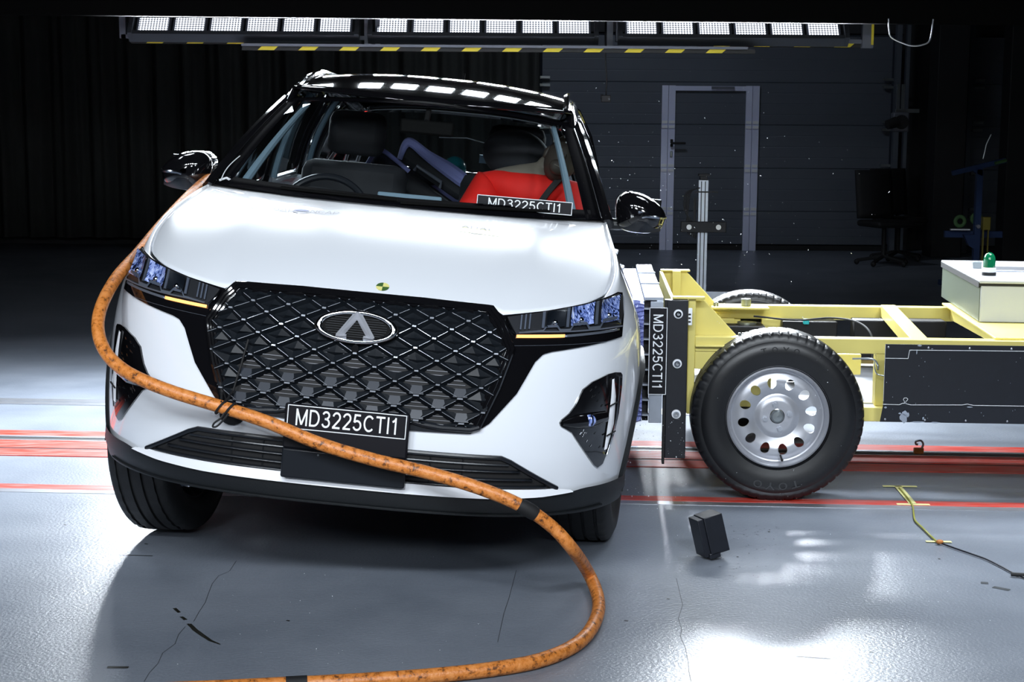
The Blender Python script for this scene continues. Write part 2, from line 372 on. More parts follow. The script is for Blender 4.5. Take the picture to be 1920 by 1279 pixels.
# dark header beam across the hall in front of the rear lamps
HY=10.02; pa=ay(0,27,HY); pb=ay(1920,47,HY); sl=(pb.z-pa.z)/(pb.x-pa.x)
MB().prism([(-8.9,pa.z+sl*(-8.9-pa.x)),(8.9,pa.z+sl*(8.9-pa.x)),(8.9,5.2),(-8.9,5.2)],HY,HY+.08,'y').build('trim_21',mat('header_black',(.0015,.0015,.0015),.9,spec=.05),smooth=False)['kind']='structure'
# sectional door: five panels with pressed grooves
def sect_door(name,x0,x1,Y,tops):
    mb=MB(); prof=[]
    z=.07
    for k,t in enumerate(tops):
        h=t-z
        for q in range(4):
            a=z+h*q/4; b=z+h*(q+1)/4
            g=.007
            prof+=[(.010 if q==0 else .0022,a),(0,a+g),(0,b-g)]
        z=t
    prof.append((.02,z))
    vs=[(x0,Y+p[0],p[1]) for p in prof]+[(x1,Y+p[0],p[1]) for p in prof]; k=len(prof)
    mb.add(vs,[[i,i+1,k+i+1,k+i] for i in range(k-1)]); mb.bb(x0,x1,Y+.03,Y+.07,.07,tops[-1]); o=mb.build(name,'panel',smooth=False,merge=False); o['kind']='structure'
    return o
TOPS=[.47,.985,1.50,2.0,2.55]
sect_door('door_1',.34,4.5,19.3,TOPS)
sect_door('door_3',5.42,8.9,19.3,TOPS)
# wicket door frame set in the sectional door
wd=empty('door_2',(0,0,0)); wd['kind']='structure'
def part(mb,name,m,parent,**k): return mb.build(name,m,parent,**k)
for xa,xb in ((1.765,1.84),(1.845,1.925),(2.765,2.84),(2.845,2.925)):
    part(MB().bb(xa,xb,19.25,19.29,0.0,1.96),'door_stile','frame',wd,smooth=False)
part(MB().bb(1.925,2.765,19.25,19.29,1.90,1.955),'top_rail','frame',wd,smooth=False)
part(MB().bb(2.35,2.62,19.22,19.25,1.92,1.95),'door_closer','gantry',wd,smooth=False)
h=MB().bb(1.872,1.902,19.2,19.25,1.235,1.325).bb(1.872,2.05,19.17,19.195,1.265,1.292); part(h,'door_handle','black',wd,bevel=.006)
part(MB().bb(1.872,1.9,19.235,19.25,1.11,1.185),'lock_plate','hub',wd,bevel=.006)
hg=MB()
for z in TOPS[:3]:
    for x in (1.80,1.885,2.80,2.885):
        hg.bb(x-.033,x+.033,19.235,19.25,z-.045,z-.012).bb(x-.033,x+.033,19.235,19.25,z+.012,z+.045)
part(hg,'hinges','text',wd,smooth=False)
# door edge hardware and guide rails
for i,(x,lab) in enumerate(((.34,'a'),(4.42,'b'),(5.5,'c'))):
    mb=MB()
    for z in TOPS[:4]:
        mb.bb(x-.03,x+.09,19.22,19.27,z-.06,z-.03).bb(x-.03,x+.09,19.22,19.27,z+.03,z+.06)
    o=mb.build('trim_%d'%(22+i),'hub',smooth=False); struct(o)
for i,(xa,xb) in enumerate(((4.50,4.56),(4.62,4.66),(5.28,5.31),(5.36,5.42))):
    struct(MB().bb(xa,xb,19.1,19.2,0,5).build('trim_%d'%(26+i),'panel',smooth=False))
# curtain
def cf(u,v):
    x=-8.9+9.2*u; z=.12+4.9*v; return (x,19.05+.07*math.sin(x*17+.6*math.sin(x*3.1))+.03*math.sin(x*41+z*.3)+.02*math.sin(z*1.5+x*5),z)
c=MB().grid(cf,700,6).build('curtain','curtain',solid=.004); tag(c,'dark floor-length curtain hanging in folds across the rear wall left of the sectional door','curtain')
# ------------------------------------------------------------------ lamp gantry
GY=10.5
def lamp_panel(x0,n,label,Y=GY,z0=2.07):
    """n lamp blocks across, two rows, tilted down 40 degrees towards the test area"""
    W=.235; L=n*W
    e=empty('floodlight_panel',(x0,Y,z0)); e.rotation_euler=(R(-38),0,0)
    tag(e,label,'floodlight','floodlight panels in the lamp gantry')
    f=MB()
    f.bb(-.02,L+.02,-.02,.06,-.035,-.005).bb(-.02,L+.02,-.02,.06,.275,.30).bb(-.04,-.012,-.03,.06,-.035,.30).bb(L+.012,L+.04,-.03,.06,-.035,.30)
    f.build('panel_frame','lampbody',e,smooth=False)
    for r in range(2):
        for k in range(n):
            a=k*W+.01; b=(k+1)*W-.012; z=.005+r*.135
            MB().bb(a-.004,b+.004,0.004,.05,z-.004,z+.124).build('lamp_block','gantry',e,smooth=False)
            o=MB().bb(a+.012,b-.012,-.002,.004,z+.008,z+.112).build('led_array','led',e,smooth=False)
            if r==1: pass
    return e
lamp_panel(-2.45,6,'leftmost of the three lit floodlight panels in the overhead gantry')
lamp_panel(-.905,6,'middle of the three lit floodlight panels in the overhead gantry')
lamp_panel(.71,6,'rightmost of the three lit floodlight panels in the overhead gantry')
def hazard_bar(name,x0,x1,Y,z,label,h=.028,endcap=None):
    e=empty(name,(x0,Y,z)); tag(e,label,'bar')
    MB().bb(0,x1-x0,.002,.06,0,h).build('bar_body','hazk',e,smooth=False)
    mb=MB(); k=.1; 
    while k<x1-x0-.12:
        mb.prism([(k,.001),(k+.105,.001),(k+.135,h-.001),(k+.03,h-.001)],-.001,.003,'y'); k+=.262
    mb.build('yellow_stripes','hazy',e,smooth=False)
    return e
hazard_bar('hazard_bar',-2.50,-1.60,10.60,2.0,'short black and yellow striped bar below the left floodlight panel')
hazard_bar('hazard_bar',-1.75,1.55,10.45,1.955,'long black and yellow striped bar running below all the floodlight panels')
hazard_bar('hazard_bar',1.2,2.33,10.60,2.005,'short black and yellow striped bar below the right floodlight panel')
g=empty('lamp_gantry',(0,10.55,2.0)); tag(g,'grey aluminium frame carrying the row of floodlight panels','frame')
MB().bb(-2.55,-.93,-.0,.05,.03,.055).bb(-.97,-.93,-.02,.05,.0,.35).bb(-2.56,-2.52,0,.05,.03,.4).build('left_frame','gantry',g,smooth=False)
MB().bb(-1.75,1.5,-.13,-.07,-.02,-.004).bb(-.90,-.87,-.02,.05,-.0,.35).bb(.60,.64,-.02,.05,0,.35).build('middle_frame','gantry',g,smooth=False)
MB().bb(.66,2.3,.02,.06,.03,.055).bb(.66,.69,-.02,.05,.03,.4).bb(2.26,2.33,.0,.05,.0,.4).build('right_frame','gantry',g,smooth=False)
o=MB().bb(2.315,2.33,-.01,-.004,.02,.2).build('yellow_end_tape','hazy',g,smooth=False)
# overhead gantry panels above the frame edge (they light the impact point)
# hanging camera on cable
k=empty('ceiling_camera',tuple(ay(1136,186,10.6))); tag(k,'small black camera hanging on a cable below the striped bar','camera')
MB().bb(-.03,.03,-.03,.03,-.02,.025).bb(-.035,-.02,-.02,.02,.0,.03).build('camera_body','black',k,bevel=.004)
MB().tube([(0,0,.02),(.004,0,.12),(-.006,0,.25),(-.01,0,.4),(-.008,0,.6)],.005,8).build('cable','black',k)
MB().cyl((.02,-.034,.0),(.02,-.03,.0),.006,10).build('lens','lampbody',k)
# curved cable at right of the gantry
p=[ay(u,v,9.98) for u,v in ((1666,35),(1667,55),(1671,70),(1690,80),(1710,86),(1730,84),(1744,74),(1750,36))]
tag(MB().tube(crom(p,6),.005,8).build('hanging_cable','steel'),'thin pale cable sagging below the dark header beam at right','cable')
# ================================================================== CAR
CARL=Vector((-.521,5.75,0)); CYAW=R(-2)
car=empty('car',CARL,CYAW)
tag(car,'white crossover car with black roof and diamond grille, leaning to one side after the impact','car')
TILT=Matrix.Rotation(R(4.877),4,'Y')      # the body leans on its springs; the wheels stay upright
CARM=Matrix.Translation(CARL)@Matrix.Rotation(CYAW,4,'Z')
BODM=CARM@TILT; BINV=BODM.inverted()
def bpt(p): return BODM@Vector(p)          # body -> world
def interp(x,xs,ys):
    if x<=xs[0]: return ys[0]
    for i in range(1,len(xs)):
        if x<=xs[i]: return ys[i-1]+(ys[i]-ys[i-1])*(x-xs[i-1])/(xs[i]-xs[i-1])
    return ys[-1]
NN=2.8
def smooth_i(x,xs,ys):      # monotone-ish smooth interpolation
    if x<=xs[0]: return ys[0]
    if x>=xs[-1]: return ys[-1]
    for i in range(1,len(xs)):
        if x<=xs[i]:
            a,b=i-1,i; h=xs[b]-xs[a]; t=(x-xs[a])/h
            def sl(j):
                if j==0: return (ys[1]-ys[0])/(xs[1]-xs[0])
                if j==len(xs)-1: return (ys[-1]-ys[-2])/(xs[-1]-xs[-2])
                return (ys[j+1]-ys[j-1])/(xs[j+1]-xs[j-1])
            m0,m1=sl(a)*h,sl(b)*h
            return (2*t**3-3*t*t+1)*ys[a]+(t**3-2*t*t+t)*m0+(-2*t**3+3*t*t)*ys[b]+(t**3-t*t)*m1
def G(z): return smooth_i(z,[.2,.35,.5,.7,.85,.95,1.05],[.07,.02,0,.02,.05,.10,.17])
def HW(z): return smooth_i(z,[.2,.4,.7,.88,.95,1.0,1.085,1.15,1.21],[.879,.916,.925,.905,.878,.851,.81,.785,.76])
def FS(t,z):                # fascia surface, t = plan angle
    a,c=abs(math.sin(t)),abs(math.cos(t))
    return Vector((HW(z)*math.copysign(a**(2/NN),t),-(.88-G(z))*c**(2/NN),z))
def FX(x,z):                # fascia by x
    hw=HW(z); r=min(abs(x)/hw,.9995)
    return Vector((math.copysign(r*hw,x),-(.88-G(z))*(1-r**NN)**(1/NN),z))
def FN(x,z):
    e=2e-3; xx=max(-HW(z)*.985,min(HW(z)*.985,x))
    a=FX(xx+e,z)-FX(xx-e,z); b=FX(xx,z+e)-FX(xx,z-e); n=a.cross(b); n.normalize()
    if n.y>0: n=-n
    return n
def FP(x,d,z): return FX(x,z)+FN(x,z)*d     # point at distance d in front of the fascia
def overlay(name,poly,d0,d1,m,parent,mir=False,step=.03,chamfer=0,smooth=True,**k):
    s=-1 if mir else 1
    bm=bmesh.new(); vs=[bm.verts.new((p[0],0,p[1])) for p in poly]; bm.faces.new(vs)
    xs=[p[0] for p in poly]; zs=[p[1] for p in poly]
    def cut(v,n):
        bmesh.ops.bisect_plane(bm,geom=bm.verts[:]+bm.edges[:]+bm.faces[:],plane_co=v,plane_no=n,dist=1e-5)
    x=math.ceil(min(xs)/step)*step
    while x<max(xs): cut((x,0,0),(1,0,0)); x+=step
    z=math.ceil(min(zs)/step)*step
    while z<max(zs): cut((0,0,z),(0,0,1)); z+=step
    g=bmesh.ops.extrude_face_region(bm,geom=bm.faces[:]); back=set(e for e in g['geom'] if isinstance(e,bmesh.types.BMVert))
    for v in bm.verts:
        q=v.co.copy(); v.co=FP(q.x,d0 if v in back else d1,q.z); v.co.x*=s
    return bm_obj(bm,name,m,parent,smooth=smooth,**k)
# ---- body shell
YB=2.9
def ztop_side(y):           # height of the upper edge of the side panel
    return smooth_i(y,[-.44,-.1,.15,.37,.7,1.2,2.6,3.2,3.7],[1.01,1.118,1.172,1.20,1.175,1.17,1.20,1.18,1.15])
def ztop_front(x): return smooth_i(abs(x),[0,.30,.41,.45,.57,.646,.724,.785],[.962,.962,.957,.945,.960,.974,.990,1.008])
def side(y,z): return HW(z)*(1 if y<2.2 else 1-.05*((y-2.2)/1.3)**2)
cols=[]                     # list of functions z->point plus ztop
NF=64
for i in range(NF+1):
    t=-math.pi/2+math.pi*i/NF
    cols.append(('f',t))
for y in [.12,.25,.37,.55,.75,.95,1.15,1.35,1.55,1.75,1.95,2.15,2.3,2.45,2.6,2.75,2.9]: cols.append(('r',y))
for i in range(1,24): cols.append(('b',math.pi/2-math.pi*i/24))
for y in [2.9,2.75,2.6,2.45,2.3,2.15,1.95,1.75,1.55,1.35,1.15,.95,.75,.55,.37,.25,.12]: cols.append(('l',y))
def colpt(c,f,zb=.36):
    k,t=c
    if k=='f':
        # find ztop for this column by iteration
        zt=.98
        for _ in range(6):
            p=FS(t,zt); zt=ztop_front(p.x) if (abs(p.x)<.785 and p.y<-.44) else ztop_side(p.y)
        z=zb+(zt-zb)*f; return FS(t,z)
    if k in 'rl':
        z=zb+(ztop_side(t)-zb)*f; x=side(t,z); return Vector((x if k=='r' else -x,t,z))
    zt=1.19; z=zb+(zt-zb)*f; hw=side(YB,z); a,c_=abs(math.sin(t)),abs(math.cos(t))
    return Vector((math.copysign(hw*a**(2/4),t),YB+.74*c_**(2/4)*(1-.12*max(0,(z-.9))/.3),z))
mb=MB(); NR=20; nC=len(cols)
for c in cols:
    for j in range(NR+1): mb.v.append(colpt(c,j/NR))
for i in range(nC):
    i2=(i+1)%nC
    for j in range(NR): mb.f.append([i*(NR+1)+j,i2*(NR+1)+j,i2*(NR+1)+j+1,i*(NR+1)+j+1])
shell=mb.build('body_shell','white',car,mtx=TILT)
# wheel arch cut-outs
def arch_cut(o,WC,RR=.385):
    bm=bmesh.new(); bm.from_mesh(o.data)
    for sx in (-1,1):
        for yc in WC:
            ctr=Vector((yc,.36))
            def inside(v): return v.co.x*sx>.5 and (Vector((v.co.y,v.co.z))-ctr).length<RR
            kill=[f for f in bm.faces if all(inside(v) for v in f.verts)]
            part_=set(v for v in bm.verts if inside(v))
            bmesh.ops.delete(bm,geom=kill,context='FACES')
            for v in list(part_):
                if v.is_valid and v.link_faces:
                    d=Vector((v.co.y,v.co.z))-ctr; 
                    d=d.normalized()*RR if d.length>1e-4 else Vector((0,RR))
                    v.co.y,v.co.z=yc+d.x,ctr.y+d.y
    bm.to_mesh(o.data); bm.free()
arch_cut(shell,[0,2.67])
d=shell.modifiers.new('s','SOLIDIFY'); d.thickness=.012; d.offset=-1
# arch cladding, sills, rear lower bumper
for sx in (-1,1):
    for yc in (0,2.67):
        mb=MB()
        def af(u,v,sx=sx,yc=yc):
            a=-.05+(math.pi+.1)*u; rr=[.372,.40,.425,.432][int(round(v*3))]; off=[-.05,.012,.012,-.004][int(round(v*3))]
            y=yc+rr*math.cos(a); z=.36+rr*math.sin(a)
            return (sx*(FX(.99,z).x if False else (HW(max(z,.36)) if y>-.2 else min(HW(max(z,.36)),FS(math.asin(min(1,1)),z).x*(1-(min(1,abs(y)/(.88-G(z))))**NN)**(1/NN)))*1.0)+sx*off,y,z)
        mb.grid(af,36,3); mb.build('arch_cladding','plastic',car,mtx=TILT)
    MB().bb(sx*.80,sx*.925,.42,2.26,.24,.40).build('side_sill','plastic',car,mtx=TILT,bevel=.03)
    # inner wheel houses
    for yc in (0,2.67):
        mb=MB(); mb.grid(lambda u,v:(sx*(.55+.34*v),yc+.40*math.cos(math.pi*u),.34+.40*math.sin(math.pi*u)),20,2); mb.build('wheel_house','black',car,mtx=TILT)
def lowf(u,v):
    t=-1.25+2.5*u; z=[.30,.315,.36,.388][int(round(v*3))]; off=[-.03,.012,.018,.010][int(round(v*3))]
    if int(round(v*3))==3: z+=.012*max(0,min(1,(abs(t)-.72)/.12))
    p=FS(t,z); return p+FN(p.x,z)*off
mb=MB(); mb.grid(lowf,64,3); mb.build('lower_bumper','plastic',car,mtx=TILT)
mb=MB(); mb.bb(-.42,.42,-.55,3.5,.27,.40).bb(-.86,.86,.42,2.25,.27,.40).bb(-.8,.8,2.95,3.5,.33,.42).build('underbody','black',car,mtx=TILT,smooth=False)
# ---- hood
def hood_pt(f,w_):
    a=abs(f); xe0=.785; x0=f*xe0; z0=ztop_front(x0); p0=FX(x0,z0)
    yf=p0.y; yr=.13+.24*a**2.6
    y=yf+(yr-yf)*w_
    ye=-.44+(.37+.44)*w_
    ze=ztop_side(ye); xe=HW(ze)*(1 if ye>0 else (1-(min(.999,-ye/(.88-G(ze))))**NN)**(1/NN))
    x=f*xe*(1) if a>0 else 0
    g=.32*w_+.68*(1-(1-w_)**2.6)
    zc=z0+(1.197-z0)*g
    z1=1.01; ge=(ze-1.01)/(1.20-1.01)
    z=z0+(1.197-z0)*(g*(1-a**3)+ge*a**3)
    # two shallow raised creases
    z+=.008*math.exp(-((a-.62)/.10)**2)*math.sin(math.pi*min(1,w_*1.05))
    return Vector((x,y,z))
mb=MB(); mb.grid(lambda u,v:hood_pt(2*u-1,v),60,36); hoodo=mb.build('hood','white',car,mtx=TILT,solid=.012)
if sum(p.normal.z for p in hoodo.data.polygons)<0: hoodo.data.flip_normals()
from mathutils.bvhtree import BVHTree
HB=BVHTree.FromPolygons([v.co.copy() for v in hoodo.data.vertices],[list(p.vertices) for p in hoodo.data.polygons])
# target mark on the hood
def hood_xy(x,y):
    h=HB.ray_cast(Vector((x,y,3)),Vector((0,0,-1)))
    return h[0] if h[0] else hood_pt(x/.785,.5)
def hood_decal(name,bm,m,parent=car):
    for v in bm.verts:
        q=hood_xy(v.co.x,v.co.y); v.co=Vector((v.co.x,v.co.y,q.z+.0012+v.co.z))
    return bm_obj(bm,name,m,parent,TILT)
def disc_bm(cx,cy,r0,r1,a0,a1,n=12,th=.001):
    bm=bmesh.new(); 
    ps=[(cx+r1*math.cos(a0+(a1-a0)*i/n),cy+r1*math.sin(a0+(a1-a0)*i/n)) for i in range(n+1)]
    ps+= [(cx,cy)] if r0==0 else [(cx+r0*math.cos(a1-(a1-a0)*i/n),cy+r0*math.sin(a1-(a1-a0)*i/n)) for i in range(n+1)]
    vs=[bm.verts.new((p[0],p[1],th)) for p in ps]; bm.faces.new(vs); return bm
for q in range(4):
    a0=q*math.pi/2
    hood_decal('target_mark',disc_bm(.052,-.715,0,.021,a0,a0+math.pi/2),'mkg' if q%2 else 'mky')
def flat_text_bm(txt,cx,cy,w,h):
    bm=text_mesh(txt,w,h,0)
    for v in bm.verts: v.co=Vector((cx+v.co.x,cy+v.co.z,.002))
    return bm
hood_decal('hood_lettering',flat_text_bm('GLOBAL',-.42,-.13,.15,.045),'decal')
hood_decal('hood_lettering',flat_text_bm('NCAP',-.235,-.13,.10,.045),'decal')
hood_decal('hood_logo',disc_bm(-.318,-.13,.0,.028,0,math.pi,14),'decalb')
hood_decal('hood_logo',disc_bm(-.318,-.13,.02,.032,math.pi,2*math.pi,14),'decal')
bm=bmesh.new(); NX=8
for i in range(NX):
    for j in range(4):
        x0=.232+.163*i/NX; x1=.232+.163*(i+1)/NX; y0=-.215+.10*j/4; y1=-.215+.10*(j+1)/4
        bm.faces.new([bm.verts.new(v) for v in ((x0,y0,0),(x1,y0,0),(x1,y1,0),(x0,y1,0))])
hood_decal('hood_sticker',bm,'adac')
hood_decal('hood_lettering',flat_text_bm('ADAC',.31,-.14,.12,.035),'decal')
# ---- grille
FI=[(0,.941),(.19,.942),(.378,.940),(.416,.903),(.466,.820),(.440,.735),(.396,.624),(.375,.608),(.225,.600),(.19,.585),(0,.585)]
def sym(p): return p+[(-x,z) for x,z in reversed(p) if abs(x)>1e-6]
gpart=overlay('grille',sym(FI),-.002,.006,'black',car,mtx=TILT,smooth=False)
gpart['label']='black diamond-pattern grille with chrome emblem'
FO=[(0,.966),(.19,.966),(.404,.960),(.438,.924),(.480,.845),(.446,.722),(.398,.594)]
# surround: gloss black area from grille to headlights
SUR=[(.404,.962),(.438,.941),(.571,.960),(.646,.974),(.724,.989),(.80,1.010),(.818,1.005),(.826,.94),(.824,.878),(.735,.862),(.60,.840),(.575,.832),(.552,.808),(.505,.709),(.430,.613),(.402,.592),(.392,.594),(.470,.845)]
for mir in (False,True):
    overlay('grille_surround',SUR,-.003,.007,'gloss',car,mir,mtx=TILT,step=.02)
# frame: swept profile along the opening
def path_front(pts,d,n=6,closed=False):
    out=[]
    for i in range(len(pts)-1):
        a,b=pts[i],pts[i+1]; L=math.hypot(b[0]-a[0],b[1]-a[1]); k=max(1,int(L/.02))
        for j in range(k): t=j/k; out.append(FP(a[0]+(b[0]-a[0])*t,d,a[1]+(b[1]-a[1])*t))
    out.append(FP(pts[-1][0],d,pts[-1][1])); return out
def ring(pts,d,sh=0):   # shift outline inwards by scaling about (0,.78)
    return [(x*(1-sh),.78+(z-.78)*(1-sh*1.9)) for x,z in pts]
fo=[(-x,z) for x,z in reversed(FO[1:])]+FO
MB().tube(path_front(ring(fo,0,.006),.010),.010,10).build('grille_frame','gloss',gpart)
MB().tube(path_front(ring(fo,0,.030),.013),.0075,10).build('frame_bead','gloss',gpart)
MB().tube(path_front(ring(fo,0,.048),.007),.008,10).build('frame_inner','gloss',gpart)
lip=[(.398,.600),(.372,.592),(.28,.592),(.225,.598),(.19,.606),(0,.606)]
lipp=[(-x,z) for x,z in lip]+[(x,z) for x,z in reversed(lip)][1:]
MB().tube(path_front(lipp,.010),.011,10).build('lower_lip','satin',gpart)
LP=[(0,.600),(.19,.604),(.225,.597),(.39,.606),(.40,.598),(.375,.578),(0,.572)]
overlay('lower_lip_panel',sym(LP),-.002,.009,'satin',gpart)
# diamond lattice
rows=[];z=.958;dz=.0235
while z>.56:
    rows.append(z); z-=dz; dz=min(.0375,dz*1.065)
def pitch(z): return interp(z,[.60,.78,.95],[.137,.127,.106])
def node(k,j):   # row k, column j (half-step offset on odd rows)
    return ((j+(.5 if k%2 else 0))*pitch(rows[k]),rows[k])
hexa=[(-.398,.605),(-.464,.822),(-.380,.938),(.380,.938),(.464,.822),(.398,.605)]
def clip_hex(bm):
    hp=[(.398,.600),(.468,.822),(.412,.905),(.380,.942),(-.380,.942),(-.412,.905),(-.468,.822),(-.398,.600)]
    for i in range(len(hp)):
        a,b=hp[i],hp[(i+1)%len(hp)]
        n=Vector((b[1]-a[1],0,-(b[0]-a[0]))) # outward?
        mid=Vector(((a[0]+b[0])/2,0,(a[1]+b[1])/2)); c=Vector((0,0,.78))
        if n.dot(mid-c)<0: n=-n
        bmesh.ops.bisect_plane(bm,geom=bm.verts[:]+bm.edges[:]+bm.faces[:],plane_co=(a[0],0,a[1]),plane_no=n,clear_outer=True,dist=1e-6)
def to_front(bm):
    for v in bm.verts: v.co=FP(v.co.x,v.co.y,v.co.z)
bm=bmesh.new(); be=bmesh.new(); bn=bmesh.new(); bk_=bmesh.new()
def bx_bm(b,c,s):
    r=bmesh.ops.create_cube(b,size=1)
    for v in r['verts']: v.co=Vector((c[0]+v.co.x*s[0],c[1]+v.co.y*s[1],c[2]+v.co.z*s[2]))
nodes_pts=[]
for k in range(len(rows)-2):
    for j in range(-6,7):
        T=node(k,j); Bt=node(k+2,j)
        if k%2: L_=node(k+1,j); R_=node(k+1,j+1)
        else: L_=node(k+1,j-1); R_=node(k+1,j)
        cx=(L_[0]+R_[0])/2; cz=(T[1]+Bt[1])/2; hh=(T[1]-Bt[1])
        if abs(cx)>.52: continue
        top=interp(cz,[.74,.84],[0,1])           # upper cells are closed shells, lower ones open louvres
        if abs(cx)>.36: top=1
        bev=.40 if not top else .40
        P=[(T[0],T[1]),(R_[0],R_[1]),(Bt[0],Bt[1]),(L_[0],L_[1])]
        it=(T[0],T[1]-hh*.16); ib=(Bt[0],Bt[1]+hh*.36); il=(L_[0]+.18*(R_[0]-L_[0]),L_[1]-hh*.01); ir=(R_[0]-.18*(R_[0]-L_[0]),R_[1]-hh*.01)
        d=.026; dd=.010
        O=[bm.verts.new((p[0],d,p[1])) for p in P]; I=[bm.verts.new((p[0],dd,p[1])) for p in (it,ir,ib,il)]
        for a in range(4): bm.faces.new([O[a],O[(a+1)%4],I[(a+1)%4],I[a]])
        if top>.5:
            c=bm.verts.new((cx,.020,cz-hh*.02))
            for a in range(4): bm.faces.new([I[a],I[(a+1)%4],c])
        # little keel plate above every lower node
        wk=.010+.012*(1-top)
        if not top:
            v4=[bk_.verts.new(q) for q in ((Bt[0]-wk,d+.001,Bt[1]+.004),(Bt[0]+wk,d+.001,Bt[1]+.004),(Bt[0]+wk*.7,dd+.006,ib[1]+.004),(Bt[0]-wk*.7,dd+.006,ib[1]+.004))]; bk_.faces.new(v4)
        for p,q in (((L_),(Bt)),((R_),(Bt)),)+((((L_),(T)),((R_),(T))) if top>.5 else ()):
            p=Vector((p[0],d+.001,p[1])); q=Vector((q[0],d+.001,q[1])); dr=(q-p).normalized(); p=p+dr*.014; q=q-dr*.012; n_=Vector((-dr.z,0,dr.x))*.0007
            be.faces.new([be.verts.new(v) for v in (p-n_,q-n_,q+n_,p+n_)])
        if abs(Bt[0])<.45:
            w2=.017 if not top else .012
            bx_bm(bn,(Bt[0],d+.001,Bt[1]),(w2,.007,.0045))
clip_hex(bm); to_front(bm); clip_hex(be); to_front(be); clip_hex(bn); to_front(bn); clip_hex(bk_); to_front(bk_)
bm_obj(bk_,'lattice_keels','keel',gpart)  # keels lighter than the lattice: light on the bevels put into colour
bm_obj(bm,'grille_lattice','lattice',gpart)
bm_obj(be,'lattice_edge_lines','edge',gpart); bm_obj(bn,'lattice_studs','edge',gpart)  # edge lines in plain silver, reflected lamp light put into their colour
mb=bmesh.new(); z=.80
while z>.60:
    x1=.345 if z<.77 else .2
    for q in range(12):
        xa=-x1+2*x1*q/12; xb=-x1+2*x1*(q+1)/12
        mb.faces.new([mb.verts.new(v) for v in ((xa,.009,z-.0012),(xb,.009,z-.0012),(xb,.011,z+.0012),(xa,.011,z+.0012))])
    z-=.0125
to_front(mb); bm_obj(mb,'radiator_slats','slat',gpart)
# emblem
EC=(-.004,.864)
def er(a,rx,rz,d): return FP(EC[0]+rx*math.cos(a),d,EC[1]+rz*math.sin(a))
MT['wip']=MT['wiperm']
el=overlay('emblem',[(EC[0]+.130*math.cos(2*math.pi*i/40),EC[1]+.046*math.sin(2*math.pi*i/40)) for i in range(40)],.01,.032,'wip',gpart)
el['label']='oval chrome emblem with a pointed A shape'
mb=MB(); mb.grid(lambda u,v:er(2*math.pi*u,.116+.0115*math.cos(2*math.pi*v),.0395+.0065*math.cos(2*math.pi*v),.036+.007*math.sin(2*math.pi*v)),64,12)
mb.build('emblem_ring','chrome',el)
def bar_f(a,b,wd,d=.043,th=.009):
    m_=MB(); a,b=Vector(a),Vector(b); dr=(b-a).normalized(); n_=Vector((-dr.y,dr.x))*wd/2
    vs=[FP(*(q.x,dd,q.y)) for dd in (d-.006,) for q in (a-n_,b-n_,b+n_,a+n_)]+[FP(a.x,d+th,a.y),FP(b.x,d+th,b.y)]
    m_.add(vs,[(0,1,2,3),(0,1,5,4),(3,2,5,4),(0,4,3),(1,2,5)]); return m_
A=[(EC[0],EC[1]+.036),(EC[0]-.052,EC[1]-.030),(EC[0]+.052,EC[1]-.030)]
mb=MB()
for a,b,w_ in ((A[0],A[1],.021),(A[0],A[2],.021),((A[1][0]-.006,A[1][1]),(A[1][0]+.026,A[1][1]+.002),.014),((A[2][0]+.006,A[2][1]),(A[2][0]-.026,A[2][1]+.002),.014)):
    q=bar_f(a,b,w_); mb.add(q.v,q.f)
mb.build('emblem_letter','slat',el,smooth=False,merge=False)
mb=MB()
for i in range(9):
    z=EC[1]-.026+i*.0062; hw_=.095*math.sqrt(max(.02,1-((z-EC[1])/.034)**2))
    mb.tube([FP(EC[0]-hw_+2*hw_*k/8,.033,z) for k in range(9)],.0012,5)
mb.build('emblem_ribs','lattice',el)
# front camera nub below the emblem
MB().cyl(FP(0,.015,.806),FP(0,.034,.806),.012,16).build('front_camera','gloss',gpart,bevel=.002)
